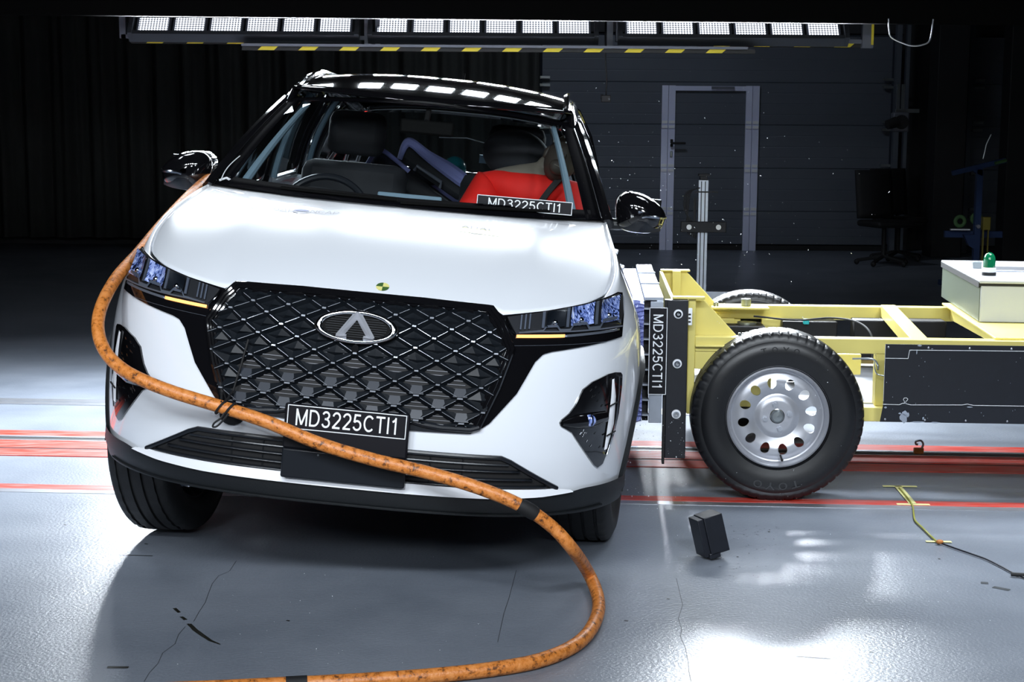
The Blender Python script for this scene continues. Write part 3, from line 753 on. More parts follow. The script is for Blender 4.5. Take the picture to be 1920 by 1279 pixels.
# ---- headlights
LENS=[(.452,.936),(.571,.957),(.646,.971),(.724,.986),(.800,1.006),(.818,.995),(.822,.95),(.815,.908),(.74,.898),(.633,.895),(.487,.884)]
def hl_z(x,f):   # f 0 bottom..1 top of the lamp band
    return interp(x,[.45,.55,.65,.8],[.884,.893,.896,.905])*(1-f)+interp(x,[.45,.55,.65,.8],[.936,.953,.972,1.004])*f
for mir in (False,True):
    s=-1 if mir else 1
    hl=overlay('headlight',LENS,.004,.0095,'black',car,mir,mtx=TILT,step=.02)
    hl['label']='slim headlight with blue-tinted reflectors and lit amber strip'
    def fq(x,f,d): 
        p=FP(x,d,hl_z(x,f)); p.x*=s; return p
    # reflector bowls
    for (xa,xb) in ((.738,.797),(.645,.715),(.570,.628)):
        mb=MB()
        def rf(u,v):
            x=xa+(xb-xa)*u; f=.22+.73*v; dep=.0105+.009*((2*u-1)**2)+.004*((2*v-1)**2)
            return fq(x,f,dep)
        mb.grid(rf,14,8); mb.build('lamp_reflector','reflect' if xa>.6 else 'lattice',hl)
        MB().ball(fq((xa+xb)/2,.42,.014),(.010,.010,.011),8,12).build('bulb_lens','chrome',hl)
    mb=MB()
    for x in (.727,.637,.562,.52,.507,.494):
        wd_=.004 if x>.53 else .0022
        mb.add([fq(x-wd_,.2,.018),fq(x+wd_,.2,.018),fq(x+wd_,.96,.018),fq(x-wd_,.96,.018)],[(0,1,2,3)])
    mb.build('lamp_dividers','bezel',hl,solid=.003,merge=False,smooth=False)
    # stepped lower bezel
    prof=[(.805,.20),(.79,.34),(.75,.34),(.738,.13),(.705,.13),(.695,.32),(.655,.32),(.645,.12),(.615,.12),(.605,.30),(.572,.30),(.562,.1),(.50,.06)]
    mb=MB(); vs=[];
    for x,f in prof: vs+=[fq(x,f,.020),fq(x,max(.0,f-.10),.020)]
    mb.add(vs,[[2*i,2*i+2,2*i+3,2*i+1] for i in range(len(prof)-1)]); mb.build('lower_bezel','bezel',hl,solid=.002,merge=False,smooth=False)
    mb=MB(); mb.tube([fq(x,.02,.020) for x in [.49+.02*i for i in range(17)]],.0028,6); mb.build('light_guide','bezel',hl)
    mb=MB(); mb.tube([fq(.478,.0,.018),fq(.455,.55,.018),fq(.448,.95,.016)],.003,6); mb.build('inner_trim','chrome',hl)
    # amber turn signal
    def aq(x,z,d): p=FP(x,d,z); p.x*=s; return p
    mb=MB(); mb.grid(lambda u,v:aq(.486+.148*u,interp(.486+.148*u,[.486,.634],[.8765,.8825])+.0085*v,.0125),16,2); mb.build('turn_signal','amber',hl,solid=.003)
    mb=MB(); mb.grid(lambda u,v:aq(.634+.175*u,interp(u,[0,1],[.8825,.897])+.007*v,.0125),16,2); mb.build('unlit_strip','bezel',hl,solid=.003)
    mb=MB(); mb.tube([aq(.472+.03*i,.853+.0015*i,.0085) for i in range(11)],.0007,4); mb.build('panel_gap_line','bezel',hl)
    mb=MB(); mb.grid(lambda u,v:fq(.455+.355*u,.02+.95*v,.027-.012*abs(2*v-1)**3),20,6); mb.build('lamp_cover','lens',hl)
# ---- fog light units
FOG=[(.832,.764),(.812,.768),(.790,.765),(.741,.745),(.712,.722),(.692,.672),(.675,.647),(.652,.627),(.648,.618),(.652,.608),(.687,.587),(.772,.470),(.784,.460),(.800,.470),(.828,.559),(.838,.631),(.840,.72),(.838,.755)]
for mir in (False,True):
    s=-1 if mir else 1
    fg=overlay('fog_light',FOG,-.002,.006,'gloss',car,mir,mtx=TILT,step=.02); fg['label']='black angular fog light pocket with a tall clear light strip'
    def aq(x,z,d): p=FP(x,d,z); p.x*=s; return p
    dr=[(.806,.751,.800,.747),(.818,.69,.802,.69),(.820,.60,.800,.606),(.806,.525,.796,.518)]
    mb=MB()
    def df(u,v):
        t=v*3; i=min(2,int(t)); a=dr[i]; b=dr[i+1]; k=t-i
        xo=a[0]+(b[0]-a[0])*k; zo=a[1]+(b[1]-a[1])*k; xi=a[2]+(b[2]-a[2])*k; zi=a[3]+(b[3]-a[3])*k
        return aq(xi+(xo-xi)*u,zi+(zo-zi)*u,.010+.004*math.sin(math.pi*u))
    mb.grid(df,3,24); mb.build('daytime_strip','silver',fg)
    mb=MB()
    for z in (.668,.572): mb.tube([aq(.796,z-.006,.0155),aq(.822,z+.004,.0155)],.0028,6)
    mb.build('strip_dividers','black',fg)
    MB().tube([aq(.825,.752,.009),aq(.829,.70,.009),aq(.829,.62,.009),aq(.822,.56,.009),aq(.808,.50,.009)],.002,6).build('strip_edge','darkchrome',fg)
    # projector housing and lens
    mb=MB(); pts=[(.655,.617),(.70,.620),(.745,.622),(.79,.628)]
    mb.tube([aq(x,z,.004) for x,z in pts],[.008,.024,.026,.020],14); mb.build('lamp_housing','gloss',fg)
    MB().ball(aq(.731,.624,.022),(.020,.012,.020),12,18).build('lamp_lens','reflect',fg)
    mb=MB(); random.seed(3)
    for k in range(26):
        x=random.uniform(.70,.785); z=random.choice([random.uniform(.655,.73),random.uniform(.50,.59)])
        if z<.59 and x<.70+(.59-z)*.6: continue
        if z>.64 and x<.70+(z-.66)*.5: continue
        mb.tube([aq(x,z,.0075),aq(x+.004,z+.007,.0075)],.0012,4)
    mb.build('pocket_texture','darkchrome',fg)
# ---- lower grille and skid strip
LG=[(0,.512),(.193,.512),(.470,.509),(.490,.503),(.513,.490),(.657,.406),(.39,.402),(0,.404)]
lg=overlay('lower_grille',sym(LG),-.002,.005,'black',car,mtx=TILT); lg['label']='black lower air intake with horizontal slats'
fr=[(-.657,.406),(-.505,.494),(-.475,.506),(0,.509),(.475,.506),(.505,.494),(.657,.406)]
MB().tube(path_front(fr,.006),.008,8).build('intake_frame','satin',lg)
MB().tube(path_front([(-.50,.484),(0,.487),(.50,.484)],.008),.004,8).build('intake_slat','satin',lg)
for z,x in ((.468,.535),(.442,.575),(.418,.62)):
    mb=MB(); mb.grid(lambda u,v:FP(-x+2*x*u,.006+.010*v,z-.004*v),40,1); mb.build('intake_slat','satin',lg,solid=.003)
mb=MB()
for x in (-.36,-.26,.0,.26,.36): mb.tube([FP(x,.008,.41),FP(x,.008,.50)],.0022,5)
mb.build('intake_mesh_bars','plastic',lg)
def skf(u,v):
    x=-.70+1.4*u; zt=interp(abs(x),[0,.45,.657,.70],[.410,.407,.407,.399]); zb=interp(abs(x),[0,.45,.6,.70],[.380,.380,.386,.397])
    p=FP(x,.024-.014*v,zb+(zt-zb)*v); return p
mb=MB(); mb.grid(skf,60,3); mb.build('skid_strip','silver',car,mtx=TILT)
# lower cladding step line
MB().tube(path_front([(-.80,.33),(-.6,.322),(0,.322),(.6,.322),(.80,.33)],.018),.004,6).build('bumper_step','plastic',car,mtx=TILT)
# ---- licence plate holder
pm=Matrix.Translation((-.003,-.908,.562))@Matrix.Rotation(R(-2),4,'X')
pl=MB().bb(-.193,.193,-.006,.012,-.072,.068).build('licence_plate','platebk',car,mtx=TILT@pm,bevel=.006)
pl['label']='black test plate with white lettering MD3225CTI1'
text('plate_lettering','MD3225CTI1',.315,.052,'text',pl,Matrix.Translation((0,-.0065,.028)))
mb=MB()
for a,b,c,d_ in ((-.184,.184,.062,.0645),(-.184,.184,-.010,-.0075),(-.184,-.1815,-.010,.0645),(.1815,.184,-.010,.0645)): mb.bb(a,b,-.0078,-.006,c,d_)
mb.build('plate_border','text',pl,smooth=False)
MB().bb(-.193,.193,-.004,.02,-.165,-.072).build('plate_lower_panel','satin',pl,bevel=.006)
MB().cyl((-.08,-.0055,-.085),(-.08,-.004,-.085),.003,8).cyl((.1,-.0055,-.085),(.1,-.004,-.085),.003,8).build('plate_screws','hub',pl)
# sensor hanging beside the plate
se=MB().ball((0,0,0),(.040,.02,.033),12,18).build('tow_cover','black',car,mtx=TILT@Matrix.Translation(FP(-.365,.012,.566)))
mb=MB(); mb.bb(-.312,-.262,-.88,-.874,.548,.553); mb.tube([(-.30,-.872,.545),(-.285,-.876,.528),(-.268,-.872,.528)],.002,6).bb(-.272,-.235,-.885,-.872,.526,.548).cyl((-.25,-.886,.537),(-.25,-.89,.537),.006,10)
mb.build('sensor_connector','hub',car,mtx=TILT@Matrix.Translation((0,.02,0)),bevel=.001)
# zip ties around the hose go with the car
# ---- greenhouse
def base_pt(s_):     # s_: 0..1 windshield half (0 centre ->1 corner), side 1..2
    return None
def ws(f,w_):        # windshield surface
    a=abs(f); b=Vector((.745*f,.135+.265*a**2.4,1.192+.012*a)); t=Vector((.60*f,.98+.15*a**2.2,1.592-.036*a*a))
    p=b.lerp(t,w_); bul=math.sin(math.pi*w_)*.018; p.y-=bul; p.z+=bul*.8; return p
mb=MB(); mb.grid(lambda u,v:ws(-.93+1.86*u,.075+.885*v),40,16); wsg=mb.build('windshield','glassw',car,mtx=TILT)
wsg['label']='clear windshield with the crash-test label behind its lower corner'
mb=MB()
mb.grid(lambda u,v:ws(-1+2*u,.0+.082*v),40,2); mb.grid(lambda u,v:ws(-1+2*u,.955+.045*v),40,2)
for sgn in (-1,1): mb.grid(lambda u,v:ws(sgn*(1-.078*u),v),2,20)
mb.build('windshield_border','border',wsg,solid=.004)
# silver bead along the glass edge
for sgn in (-1,1):
    MB().tube([ws(sgn*1.0,.02+.9*k/20)+Vector((0,-.004,.004)) for k in range(21)],.0028,6).build('glass_edge_bead','darkchrome',wsg)
# wipers + cowl
mb=MB(); mb.grid(lambda u,v:(hood_pt(2*u-1,1)+Vector((0,.0,-.012))).lerp(ws(2*u-1,.012)+Vector((0,0,-.004)),v),40,2); mb.build('cowl','wiperm',car,mtx=TILT,solid=.006)
mb=MB(); mb.tube([ws(-.62+.6*k/10,.03+.015*k/10)+Vector((0,-.012,.010)) for k in range(11)],.006,6); mb.tube([ws(.0+.8*k/10,.03+.012*k/10)+Vector((0,-.012,.008)) for k in range(11)],.006,6)
mb.build('wiper_blades','wiperm',car,mtx=TILT)
# roof
def roof_y(a,v): return (.98+.15*a**2.2)*(1-v)+(3.22-.10*a*a)*v
def roof(f,v):
    a=abs(f); y=roof_y(a,v); zc=smooth_i(y,[.98,1.15,1.4,1.75,2.3,2.8,3.22],[1.592,1.650,1.694,1.712,1.705,1.672,1.60])
    hw=smooth_i(y,[.98,1.4,2.0,2.7,3.22],[.60,.592,.600,.585,.54])
    dz=interp(y,[.98,1.3,3.22],[.036,.048,.06])
    return Vector((f*hw,y,zc-dz*a**2.4))
mb=MB(); mb.grid(lambda u,v:roof(2*u-1,v),32,40); mb.build('roof','roof',car,mtx=TILT,solid=.01)
for sgn in (-1,1):
    pts=[roof(sgn*.955,.01+.93*k/20)+Vector((0,0,-.004+.022*(math.sin(math.pi*k/20)**.7))) for k in range(21)]
    MB().tube(pts,.014,8).build('roof_rail','roof',car,mtx=TILT)
MB().ball(roof(.0,.93)+Vector((0,0,.03)),(.012,.07,.035),10,14).build('shark_fin','roof',car,mtx=TILT)
MB().cyl(roof(.12,.42),roof(.12,.42)+Vector((0,.02,.03)),.004,8).build('roof_antenna','roof',car,mtx=TILT)
# side glass house
def sidep(sgn,y,v):    # v 0 belt .. 1 roof edge
    zb=ztop_side(y)-.012; xb=HW(zb)+.0
    # A-pillar limit
    ycut=.40; 
    yt=max(y,1.13); yt=min(yt,3.12)
    r=roof(1,0); 
    hw=smooth_i(yt,[.98,1.4,2.0,2.7,3.22],[.60,.592,.600,.585,.54]); zt=smooth_i(yt,[.98,1.15,1.4,1.75,2.3,2.8,3.22],[1.592,1.650,1.694,1.712,1.705,1.672,1.60])-interp(yt,[.98,1.3,3.22],[.036,.048,.06])
    top=1.0
    if y<1.13: # under the A-pillar: top follows the windshield edge
        w_=min(1,max(0,(y-.40)/.73)); pw=ws(sgn*1.0,w_); xt,zt=abs(pw.x),pw.z; xb=min(xb,.80)
    else: xt=hw
    x=xb+(xt-xb)*v+.035*math.sin(math.pi*v)*min(1,max(0,(y-.4)*1.6)); z=zb+(zt-zb)*v
    return Vector((sgn*x,y,z))
for sgn in (-1,1):
    def patch(name,m,y0,y1,v0,v1,nu=12,nv=8,off=0,**k):
        mb=MB(); mb.grid(lambda u,v:sidep(sgn,y0+(y1-y0)*u,v0+(v1-v0)*v)+Vector((sgn*off,0,0)),nu,nv); return mb.build(name,m,car,mtx=TILT,**k)
    patch('side_window','glasss',.78,1.46,.05,.88)
    patch('side_window','glasss',1.58,2.32,.05,.88)
    patch('quarter_window','glasss',2.45,2.78,.1,.85)
    patch('door_frame','gloss',.40,3.12,.88,1.0,40,2,solid=.03)
    patch('pillar','gloss',.40,.78,0,.88,10,6,solid=.03)
    patch('pillar','gloss',1.46,1.58,0,.88,3,8,.003,solid=.04)
    patch('pillar','gloss',2.32,2.45,0,.88,3,8,.003,solid=.04)
    patch('pillar','gloss',2.78,3.12,0,.88,6,6,solid=.03)
    MB().tube([sidep(sgn,.45+2.6*k/24,.015)+Vector((sgn*.006,0,0)) for k in range(25)],.007,6).build('belt_trim','darkchrome',car,mtx=TILT)
    # A-pillar outer
    mb=MB(); mb.tube([ws(sgn*1.02,-.02+1.02*k/16)+Vector((sgn*.008,.015,-.01)) for k in range(17)],[.026]*17,10); mb.build('a_pillar','roof',car,mtx=TILT)
    # interior A-pillar trim
    mb=MB(); mb.tube([ws(sgn*.865,.07+.89*k/12)+Vector((0,.035,-.02)) for k in range(13)],[.017-.006*k/12 for k in range(13)],8); mb.build('pillar_trim','trimg',car,mtx=TILT)
# silver frame strips inside on the near-side window (door frames seen through the glass)
mb=MB(); mb.tube([sidep(-1,1.50,.06+.8*k/8)+Vector((.055,0,0)) for k in range(9)],.016,8).tube([sidep(-1,2.36,.1+.75*k/8)+Vector((.06,0,0)) for k in range(9)],.015,8).build('pillar_trim','trimg',car,mtx=TILT)
mb=MB(); mb.tube([sidep(-1,.84,.06),sidep(-1,1.06,.80)],.011,8).build('quarter_divider','trimg',car,mtx=TILT)
# door deflection on the struck side: door frame edge standing proud of the roof
mb=MB(); mb.tube([(.545,1.9,1.665),(.625,2.0,1.615),(.69,2.05,1.505),(.735,2.05,1.37),(.752,2.0,1.28),(.775,1.9,1.17)],.013,8).build('bent_door_frame','gloss',car,mtx=TILT)
# rear glass & upper tailgate
def rg(f,v):
    a=abs(f); t=roof(f,1); b=Vector((.70*f,3.60-.14*a*a,1.185)); return b.lerp(t,v)
mb=MB(); mb.grid(lambda u,v:rg(-.86+1.72*u,.1+.8*v),16,6); mb.build('rear_window','glasss',car,mtx=TILT)
mb=MB()
for sgn in (-1,1): mb.grid(lambda u,v:rg(sgn*(1-.14*u),v),3,6)
mb.grid(lambda u,v:rg(2*u-1,.1*v),16,1); mb.grid(lambda u,v:rg(2*u-1,.9+.1*v),16,1); mb.build('tailgate_frame','gloss',car,mtx=TILT,solid=.02)
mb=MB()
for sgn in (-1,1): mb.add([rg(sgn,0),rg(sgn,1),sidep(sgn,3.12,1),sidep(sgn,3.12,0)],[(0,1,2,3)])
mb.build('d_pillar','gloss',car,mtx=TILT,solid=.01)
for sgn in (-1,1): MB().box((sgn*.68,3.56,.98),(.30,.08,.09),(0,0,sgn*-.25)).build('tail_light','red',car,mtx=TILT,bevel=.02)
# door shut lines and handles
for sgn in (-1,1):
    mb=MB()
    for y in (.46,1.50,2.36): mb.tube([Vector((sgn*(side(y,z)+.001),y,z)) for z in [.40+.04*k for k in range(20)] if z<ztop_side(y)-.01],.003,4)
    mb.build('door_shut_lines','black',car,mtx=TILT)
    for y in (1.32,2.20): MB().tube([(sgn*(side(y,.95)-.002),y-.09,.95),(sgn*(side(y,.95)+.006),y,.955),(sgn*(side(y,.95)-.002),y+.09,.95)],.009,8).build('door_handle','white',car,mtx=TILT)
# ---- mirrors
for sgn in (-1,1):
    MO=[(.808,1.205),(.803,1.275),(.825,1.305),(.86,1.315),(.92,1.303),(.975,1.270),(1.0,1.235),(.997,1.205),(.985,1.178),(.94,1.158),(.86,1.157),(.818,1.175)]
    cx_,cz_=.90,1.235
    mb=MB()
    N=len(MO); MOc=crom([(p[0],0,p[1]) for p in MO+[MO[0]]],4)[:-1]; N=len(MOc)
    def mf(u,v):
        p=MOc[int(round(u*N))%N]; t=v; sc=math.sin(math.pi/2*min(1,.08+t*.92/.8)) if t<.8 else 1
        y=.60-.075*math.cos(math.pi/2*min(1,t/.8)) if t<.8 else .60+.10*(t-.8)/.2
        return (sgn*(cx_+(p.x-cx_)*sc),y,cz_+(p.z-cz_)*sc)
    mb.grid(mf,N,10); dm=mb.build('door_mirror','gloss',car,mtx=TILT); dm['label']='gloss black door mirror'
    MB().bb(sgn*.83,sgn*.985,.69,.70,1.18,1.29).build('mirror_glass','chrome',dm,bevel=.004)
    MB().tube([(sgn*.765,.62,1.178),(sgn*.80,.615,1.180),(sgn*.87,.61,1.182)],[.022,.024,.020],10).build('mirror_arm','plastic',dm)
    mb=MB(); mb.tube([(sgn*.905,.526,1.222),(sgn*.92,.526,1.226),(sgn*.96,.536,1.226),(sgn*.99,.565,1.225),(sgn*1.0,.59,1.226)],.0065,6); mb.build('mirror_turn_signal','darkchrome',dm)
    mb=MB(); mb.grid(lambda u,v:(sgn*(.82+.165*u),.60-.078*math.sin(math.pi*(.12+.76*u))*(.9-.25*v*v)-.004,1.205-.045*v*(1-.25*(2*u-1)**2)),14,6); mb.build('mirror_lower_cover','satin',dm)
# ---- wheels
def tyre_prof(Ro,Wd,Ri,grooves):
    h=Wd/2; pr=[(Ri,-h*.78),(Ri+.012,-h*.92),(Ri+(Ro-Ri)*.35,-h*1.04),(Ri+(Ro-Ri)*.62,-h*1.03),(Ro-.022,-h*.94),(Ro-.010,-h*.88),(Ro-.003,-h*.80)]
    ys=sorted(grooves)
    for g_ in ys: pr+=[(Ro,g_-.006),(Ro-.008,g_-.004),(Ro-.008,g_+.004),(Ro,g_+.006)]
    pr+=[(r,-y) for r,y in reversed(pr[:7])]
    return pr
def car_wheel(name,x,y,steer,camber=0,lift=0):
    e_=MB().lathe(tyre_prof(.345,.225,.228,[-.066,-.022,.022,.066]),120,Matrix.Rotation(R(90),4,'Z'),closed=True,mod=lambda r,yy,i,k:(r-.004 if (k%3==0 and r>.338 and abs(yy)>.06) else r)).build('wheel','rubber',car,mtx=Matrix.Translation((x,y,.342+lift))@Matrix.Rotation(R(steer),4,'Z')@Matrix.Rotation(R(camber),4,'Y'))
    s_=1 if x>0 else -1
    mb=MB(); mb.lathe([(.23,-.09),(.222,-.09),(.19,-.06),(.19,.05),(.222,.09),(.23,.09)],48,Matrix.Rotation(R(90),4,'Z'))
    for k in range(10):
        a=2*math.pi*k/10; T=Matrix.Rotation(a,4,'X'); mb.box((s_*.07,0,.11),(.02,.03,.19),None,T)
    mb.cyl((s_*.04,0,0),(s_*.09,0,0),.06,24); mb.build('rim','darkchrome',e_)
    return e_
car_wheel('wheel',-.722,-.005,-9,-2,.016); car_wheel('wheel',.792,.0,-7); car_wheel('wheel',-.78,2.67,0); car_wheel('wheel',.79,2.67,0)
# ---- interior (each seat etc. is fixed in the car)
mb=MB(); mb.grid(lambda u,v:(-.70+1.4*u,.30+.42*v,1.135+.035*math.sin(math.pi*v)-.02*v+(.03*math.exp(-((u-.24)/.11)**2)*v)),24,6); mb.bb(-.70,.70,.6,.75,.75,1.13); mb.build('dashboard','fabric',car,mtx=TILT,solid=.02)
MB().bb(-.14,.115,.60,.615,1.19,1.222).build('centre_screen','trimg',car,mtx=TILT,bevel=.006)
mb=MB(); mb.grid(lambda u,v:(-.385-.16*math.cos(math.pi*u),.66+.02*v,1.13+(.085-.02*v)*math.sin(math.pi*u)),16,2); mb.build('instrument_hood','fabric',car,mtx=TILT,solid=.01)
sw=Matrix.Translation((-.385,.86,1.075))@Matrix.Rotation(R(-22),4,'X')
mb=MB(); mb.tube([(.185*math.cos(2*math.pi*k/48),0,.185*math.sin(2*math.pi*k/48)) for k in range(49)],.0145,10,cap=False); 
mb.tube([(-.17,0,0),(.17,0,0)],.014,8).tube([(0,0,-.17),(0,0,0)],.016,8).ball((0,0,0),(.06,.02,.05)); mb.build('steering_wheel','satin',car,mtx=TILT@sw)
def seat(x,y,name='seat',m='fabric',lean=18):
    e_=MB().bb(-.25,.25,-.27,.25,-.09,.06).build(name,m,car,mtx=TILT@Matrix.Translation((x,y,.72)),bevel=.05)
    MB().bb(-.24,.24,-.06,.06,0,.55).build('backrest',m,e_,bevel=.055,mtx=Matrix.Translation((0,.24,.05))@Matrix.Rotation(R(-lean),4,'X'))
    MB().bb(-.13,.13,-.05,.05,.57,.77).build('headrest',m,e_,bevel=.045,mtx=Matrix.Translation((0,.24,.05))@Matrix.Rotation(R(-lean+6),4,'X'))
    return e_
seat(-.36,1.15); seat(.36,1.20)
MB().bb(-.6,.6,-.25,.25,-.1,.1).build('rear_seat','fabric',car,mtx=TILT@Matrix.Translation((0,2.15,.72)),bevel=.05)
MB().bb(-.6,.6,-.07,.07,0,.50).build('rear_backrest','fabric',car,mtx=TILT@Matrix.Translation((0,2.38,.78))@Matrix.Rotation(R(-18),4,'X'),bevel=.05)
MB().bb(-.11,.115,.94,.96,1.455,1.515).build('rear_view_mirror','wiperm',car,mtx=TILT,bevel=.012)
MB().cyl((0,.945,1.51),(0,1.0,1.56),.012,10).build('mirror_stalk','black',car,mtx=TILT)
# big black padded side bag beside the dummy
MB().ball((0,0,0),(.155,.10,.115),14,20).build('side_bag','fabric',car,mtx=TILT@Matrix.Translation((.365,1.50,1.395))@Matrix.Rotation(R(10),4,'Y'))
# light grey label line of the rear belt shelf seen through the windshield
MB().tube([(-.10,2.9,1.42),(.05,2.9,1.43),(.16,2.9,1.41)],.003,5).build('rear_shelf_edge','silver',car,mtx=TILT)
mb=MB(); mb.bb(.12,.24,3.0,3.02,1.30,1.345).build('parcel_shelf','trimg',car,mtx=TILT)
# id label behind the lower windshield corner
lm=[Vector((.270,.405,1.222)),Vector((.625,.44,1.232))]
lb=MB().bb(-.18,.18,0,.002,-.027,.022).build('windshield_label','platebk',car,mtx=TILT@Matrix.Translation((.452,.266,1.243))@Matrix.Rotation(R(8),4,'Z')@Matrix.Rotation(R(-4),4,'X'))
lb['label']='black label with white lettering MD3225CTI1 inside the windshield'
text('label_lettering','MD3225CTI1',.275,.033,'text',lb,Matrix.Translation((0,-.0008,-.003)))
mb=MB()
for a,b,c,d_ in ((-.18,.18,.0195,.022),(-.18,.18,-.027,-.0245),(-.18,-.1775,-.027,.022),(.1775,.18,-.027,.022)): mb.bb(a,b,-.001,0,c,d_)
mb.build('label_border','text',lb,smooth=False)
MB().tube([ws(-.985,.03),ws(-.955,.06),ws(-.93,.05)],.006,6).build('white_tape_piece','text',car,mtx=TILT)
mb=MB(); mb.tube([ws(-.97,.02+.24*k/8)+Vector((.012*math.sin(math.pi*k/8)*-1,-.006,.006)) for k in range(9)],.002,6).build('wire','text',car,mtx=TILT)
# ================================================================== BARRIER TROLLEY
TO=Vector((1.08,6.27,0)); TY=R(-3)
tr=empty('barrier_trolley',TO,TY); tag(tr,'yellow steel impact trolley on wheels with black side panel beside the car','trolley')
TRM=Matrix.Translation(TO)@Matrix.Rotation(TY,4,'Z')
# wheels
def trolley_wheel(x,y,flip=False,full=True):
    def prof():
        Ro,Ri=.345,.205; h=.10
        pr=[(Ri,-h*.86),(Ri+.008,-h*1.0),(Ri+.03,-h*1.05),(Ri+.05,-h*1.10),(Ri+.075,-h*1.10),(Ro-.040,-h*1.02),(Ro-.038,-h*1.0),(Ro-.030,-h*.99),(Ro-.012,-h*.93),(Ro-.004,-h*.85),(Ro-.001,-h*.72)]
        for g_ in (-.05,-.017,.017,.05): pr+=[(Ro,g_-.006),(Ro-.008,g_-.0045),(Ro-.008,g_+.0045),(Ro,g_+.006)]
        return pr+[(r,-yy) for r,yy in reversed(pr[:11])]
    NS=56*6
    def md(r,yy,i,k):
        if r>.322 and r<.3445 and abs(yy)>.06: return r-(.006 if k%6==0 else 0)
        return r
    t=MB().lathe(prof(),NS,None,True,md).build('wheel','tyre2',tr,mtx=Matrix.Translation((x,y,.343))@(Matrix.Rotation(math.pi,4,'Z') if flip else Matrix.Identity(4)))
    # rim: lip and barrel, dished disc with twelve holes
    lip=[(.208,-.098),(.211,-.088),(.206,-.082),(.203,-.092),(.197,-.096),(.190,-.088),(.187,-.070),(.184,-.050),(.186,.0),(.192,.07),(.206,.085)]
    MB().lathe(lip,72).build('rim_lip','rim',t)
    disc=[(.187,-.060),(.180,-.058),(.165,-.066),(.148,-.072),(.128,-.070),(.105,-.060),(.090,-.052),(.080,-.056),(.072,-.062),(.060,-.064),(.03,-.064),(.03,-.056),(.06,-.054),(.072,-.050),(.090,-.042),(.105,-.050),(.128,-.060),(.148,-.062),(.165,-.056),(.180,-.048),(.187,-.050)]
    d_=MB().lathe(disc,72,None,True).build('rim_disc','rim',t)
    if full:
        cm=MB()
        for k in range(12):
            a=2*math.pi*(k+.35)/12; c_=(math.cos(a)*.136,0,math.sin(a)*.136)
            vs=[]
            q=[(math.cos(b)*.0185*(1+.12*math.sin(b)),math.sin(b)*.023) for b in [2*math.pi*i/16 for i in range(16)]]
            M_=Matrix.Translation(c_)@Matrix.Rotation(-(a-math.pi/2),4,'Y')
            cm.prism(q,-.12,.0,'y',M_)
        co=cm.build('cutter','black'); co.parent=t; bpy.context.view_layer.update(); bake_bool(d_,co)
        for f in d_.data.polygons: f.use_smooth=True
        d_.data.set_sharp_from_angle(angle=R(40)) if hasattr(d_.data,'set_sharp_from_angle') else None
    MB().lathe([(.001,-.078),(.020,-.076),(.027,-.068),(.028,-.050)],24).build('hub_cap','hub',t)
    for k in range(4):
        a=R(12+90*k); MB().cyl((.05*math.cos(a),-.076,.05*math.sin(a)),(.05*math.cos(a),-.06,.05*math.sin(a)),.0095,6).cyl((.05*math.cos(a),-.066,.05*math.sin(a)),(.05*math.cos(a),-.062,.05*math.sin(a)),.013,16).build('wheel_nut','steel',t,smooth=False)
    MB().cyl((.017,-.07,-.158),(.02,-.098,-.17),.004,8).ball((.02,-.1,-.171),.006,6,8).build('valve','black',t)
    if full:
        # raised lettering, upside down at the bottom and upright at the top
        for txt,a0,st,hh in (('TOYO',-90,10.5,.028),('TOYO',90,-9,.022)):
            for i,ch in enumerate(txt):
                a=R(a0+(1.5-i)*st*(1 if a0<0 else -1)*(1))
                if a0>0: a=R(a0-(i-1.5)*9)
                rr=.277
                bm=text_mesh(ch,.034 if a0<0 else .022,hh,.0012)
                rot=Matrix.Rotation(-(a-math.pi/2),4,'Y')
                for v in bm.verts: v.co=(Matrix.Translation((rr*math.cos(a),-.1105,rr*math.sin(a)))@rot)@v.co
                bm_obj(bm,'sidewall_letter','letter' if a0<0 else 'rubber',t)
    return t
w0=trolley_wheel(-.017,.11)
w1=trolley_wheel(.015,1.62,full=False)
for x,y in ((2.75,.11),(2.75,1.62)):
    c=copy_tree(w1,tr); c.matrix_basis=Matrix.Translation((x,y,.343))
def tp(mb,name,m='yellow',parent=tr,bev=.003,**k): return mb.build(name,m,parent,bevel=bev,**k)
NEARB=(.14,.21); FARB=(1.42,1.49)
tp(MB().bb(-.345,3.1,NEARB[0],NEARB[1],.588,.648),'side_rail')
tp(MB().bb(-.17,3.1,FARB[0],FARB[1],.57,.636),'side_rail')
tp(MB().bb(-.345,-.11,.12,.23,.608,.616),'flange_plate')
tp(MB().bb(-.345,-.26,.145,.21,.515,.588),'rail_block')
# cross beams
A_=MB(); A_.prism([(.53,.21),(.60,.21),(.69,1.42),(.62,1.42)],.59,.647,'z'); tp(A_,'cross_beam')
A_=MB(); A_.prism([(.86,.17),(1.60,.17),(1.60,1.44),(.915,1.44)],.648,.658,'z'); tp(A_,'deck_plate')
A_=MB().bb(.95,1.0,.21,1.42,.58,.645); tp(A_,'cross_beam')
tp(MB().cyl((.985,1.38,.658),(.985,1.38,.668),.012,6),'deck_bolt','steel',bev=0)
tp(MB().box((1.04,.33,.6585),(.05,.012,.001),(0,0,.3)),'scratch_mark','hub',bev=0)
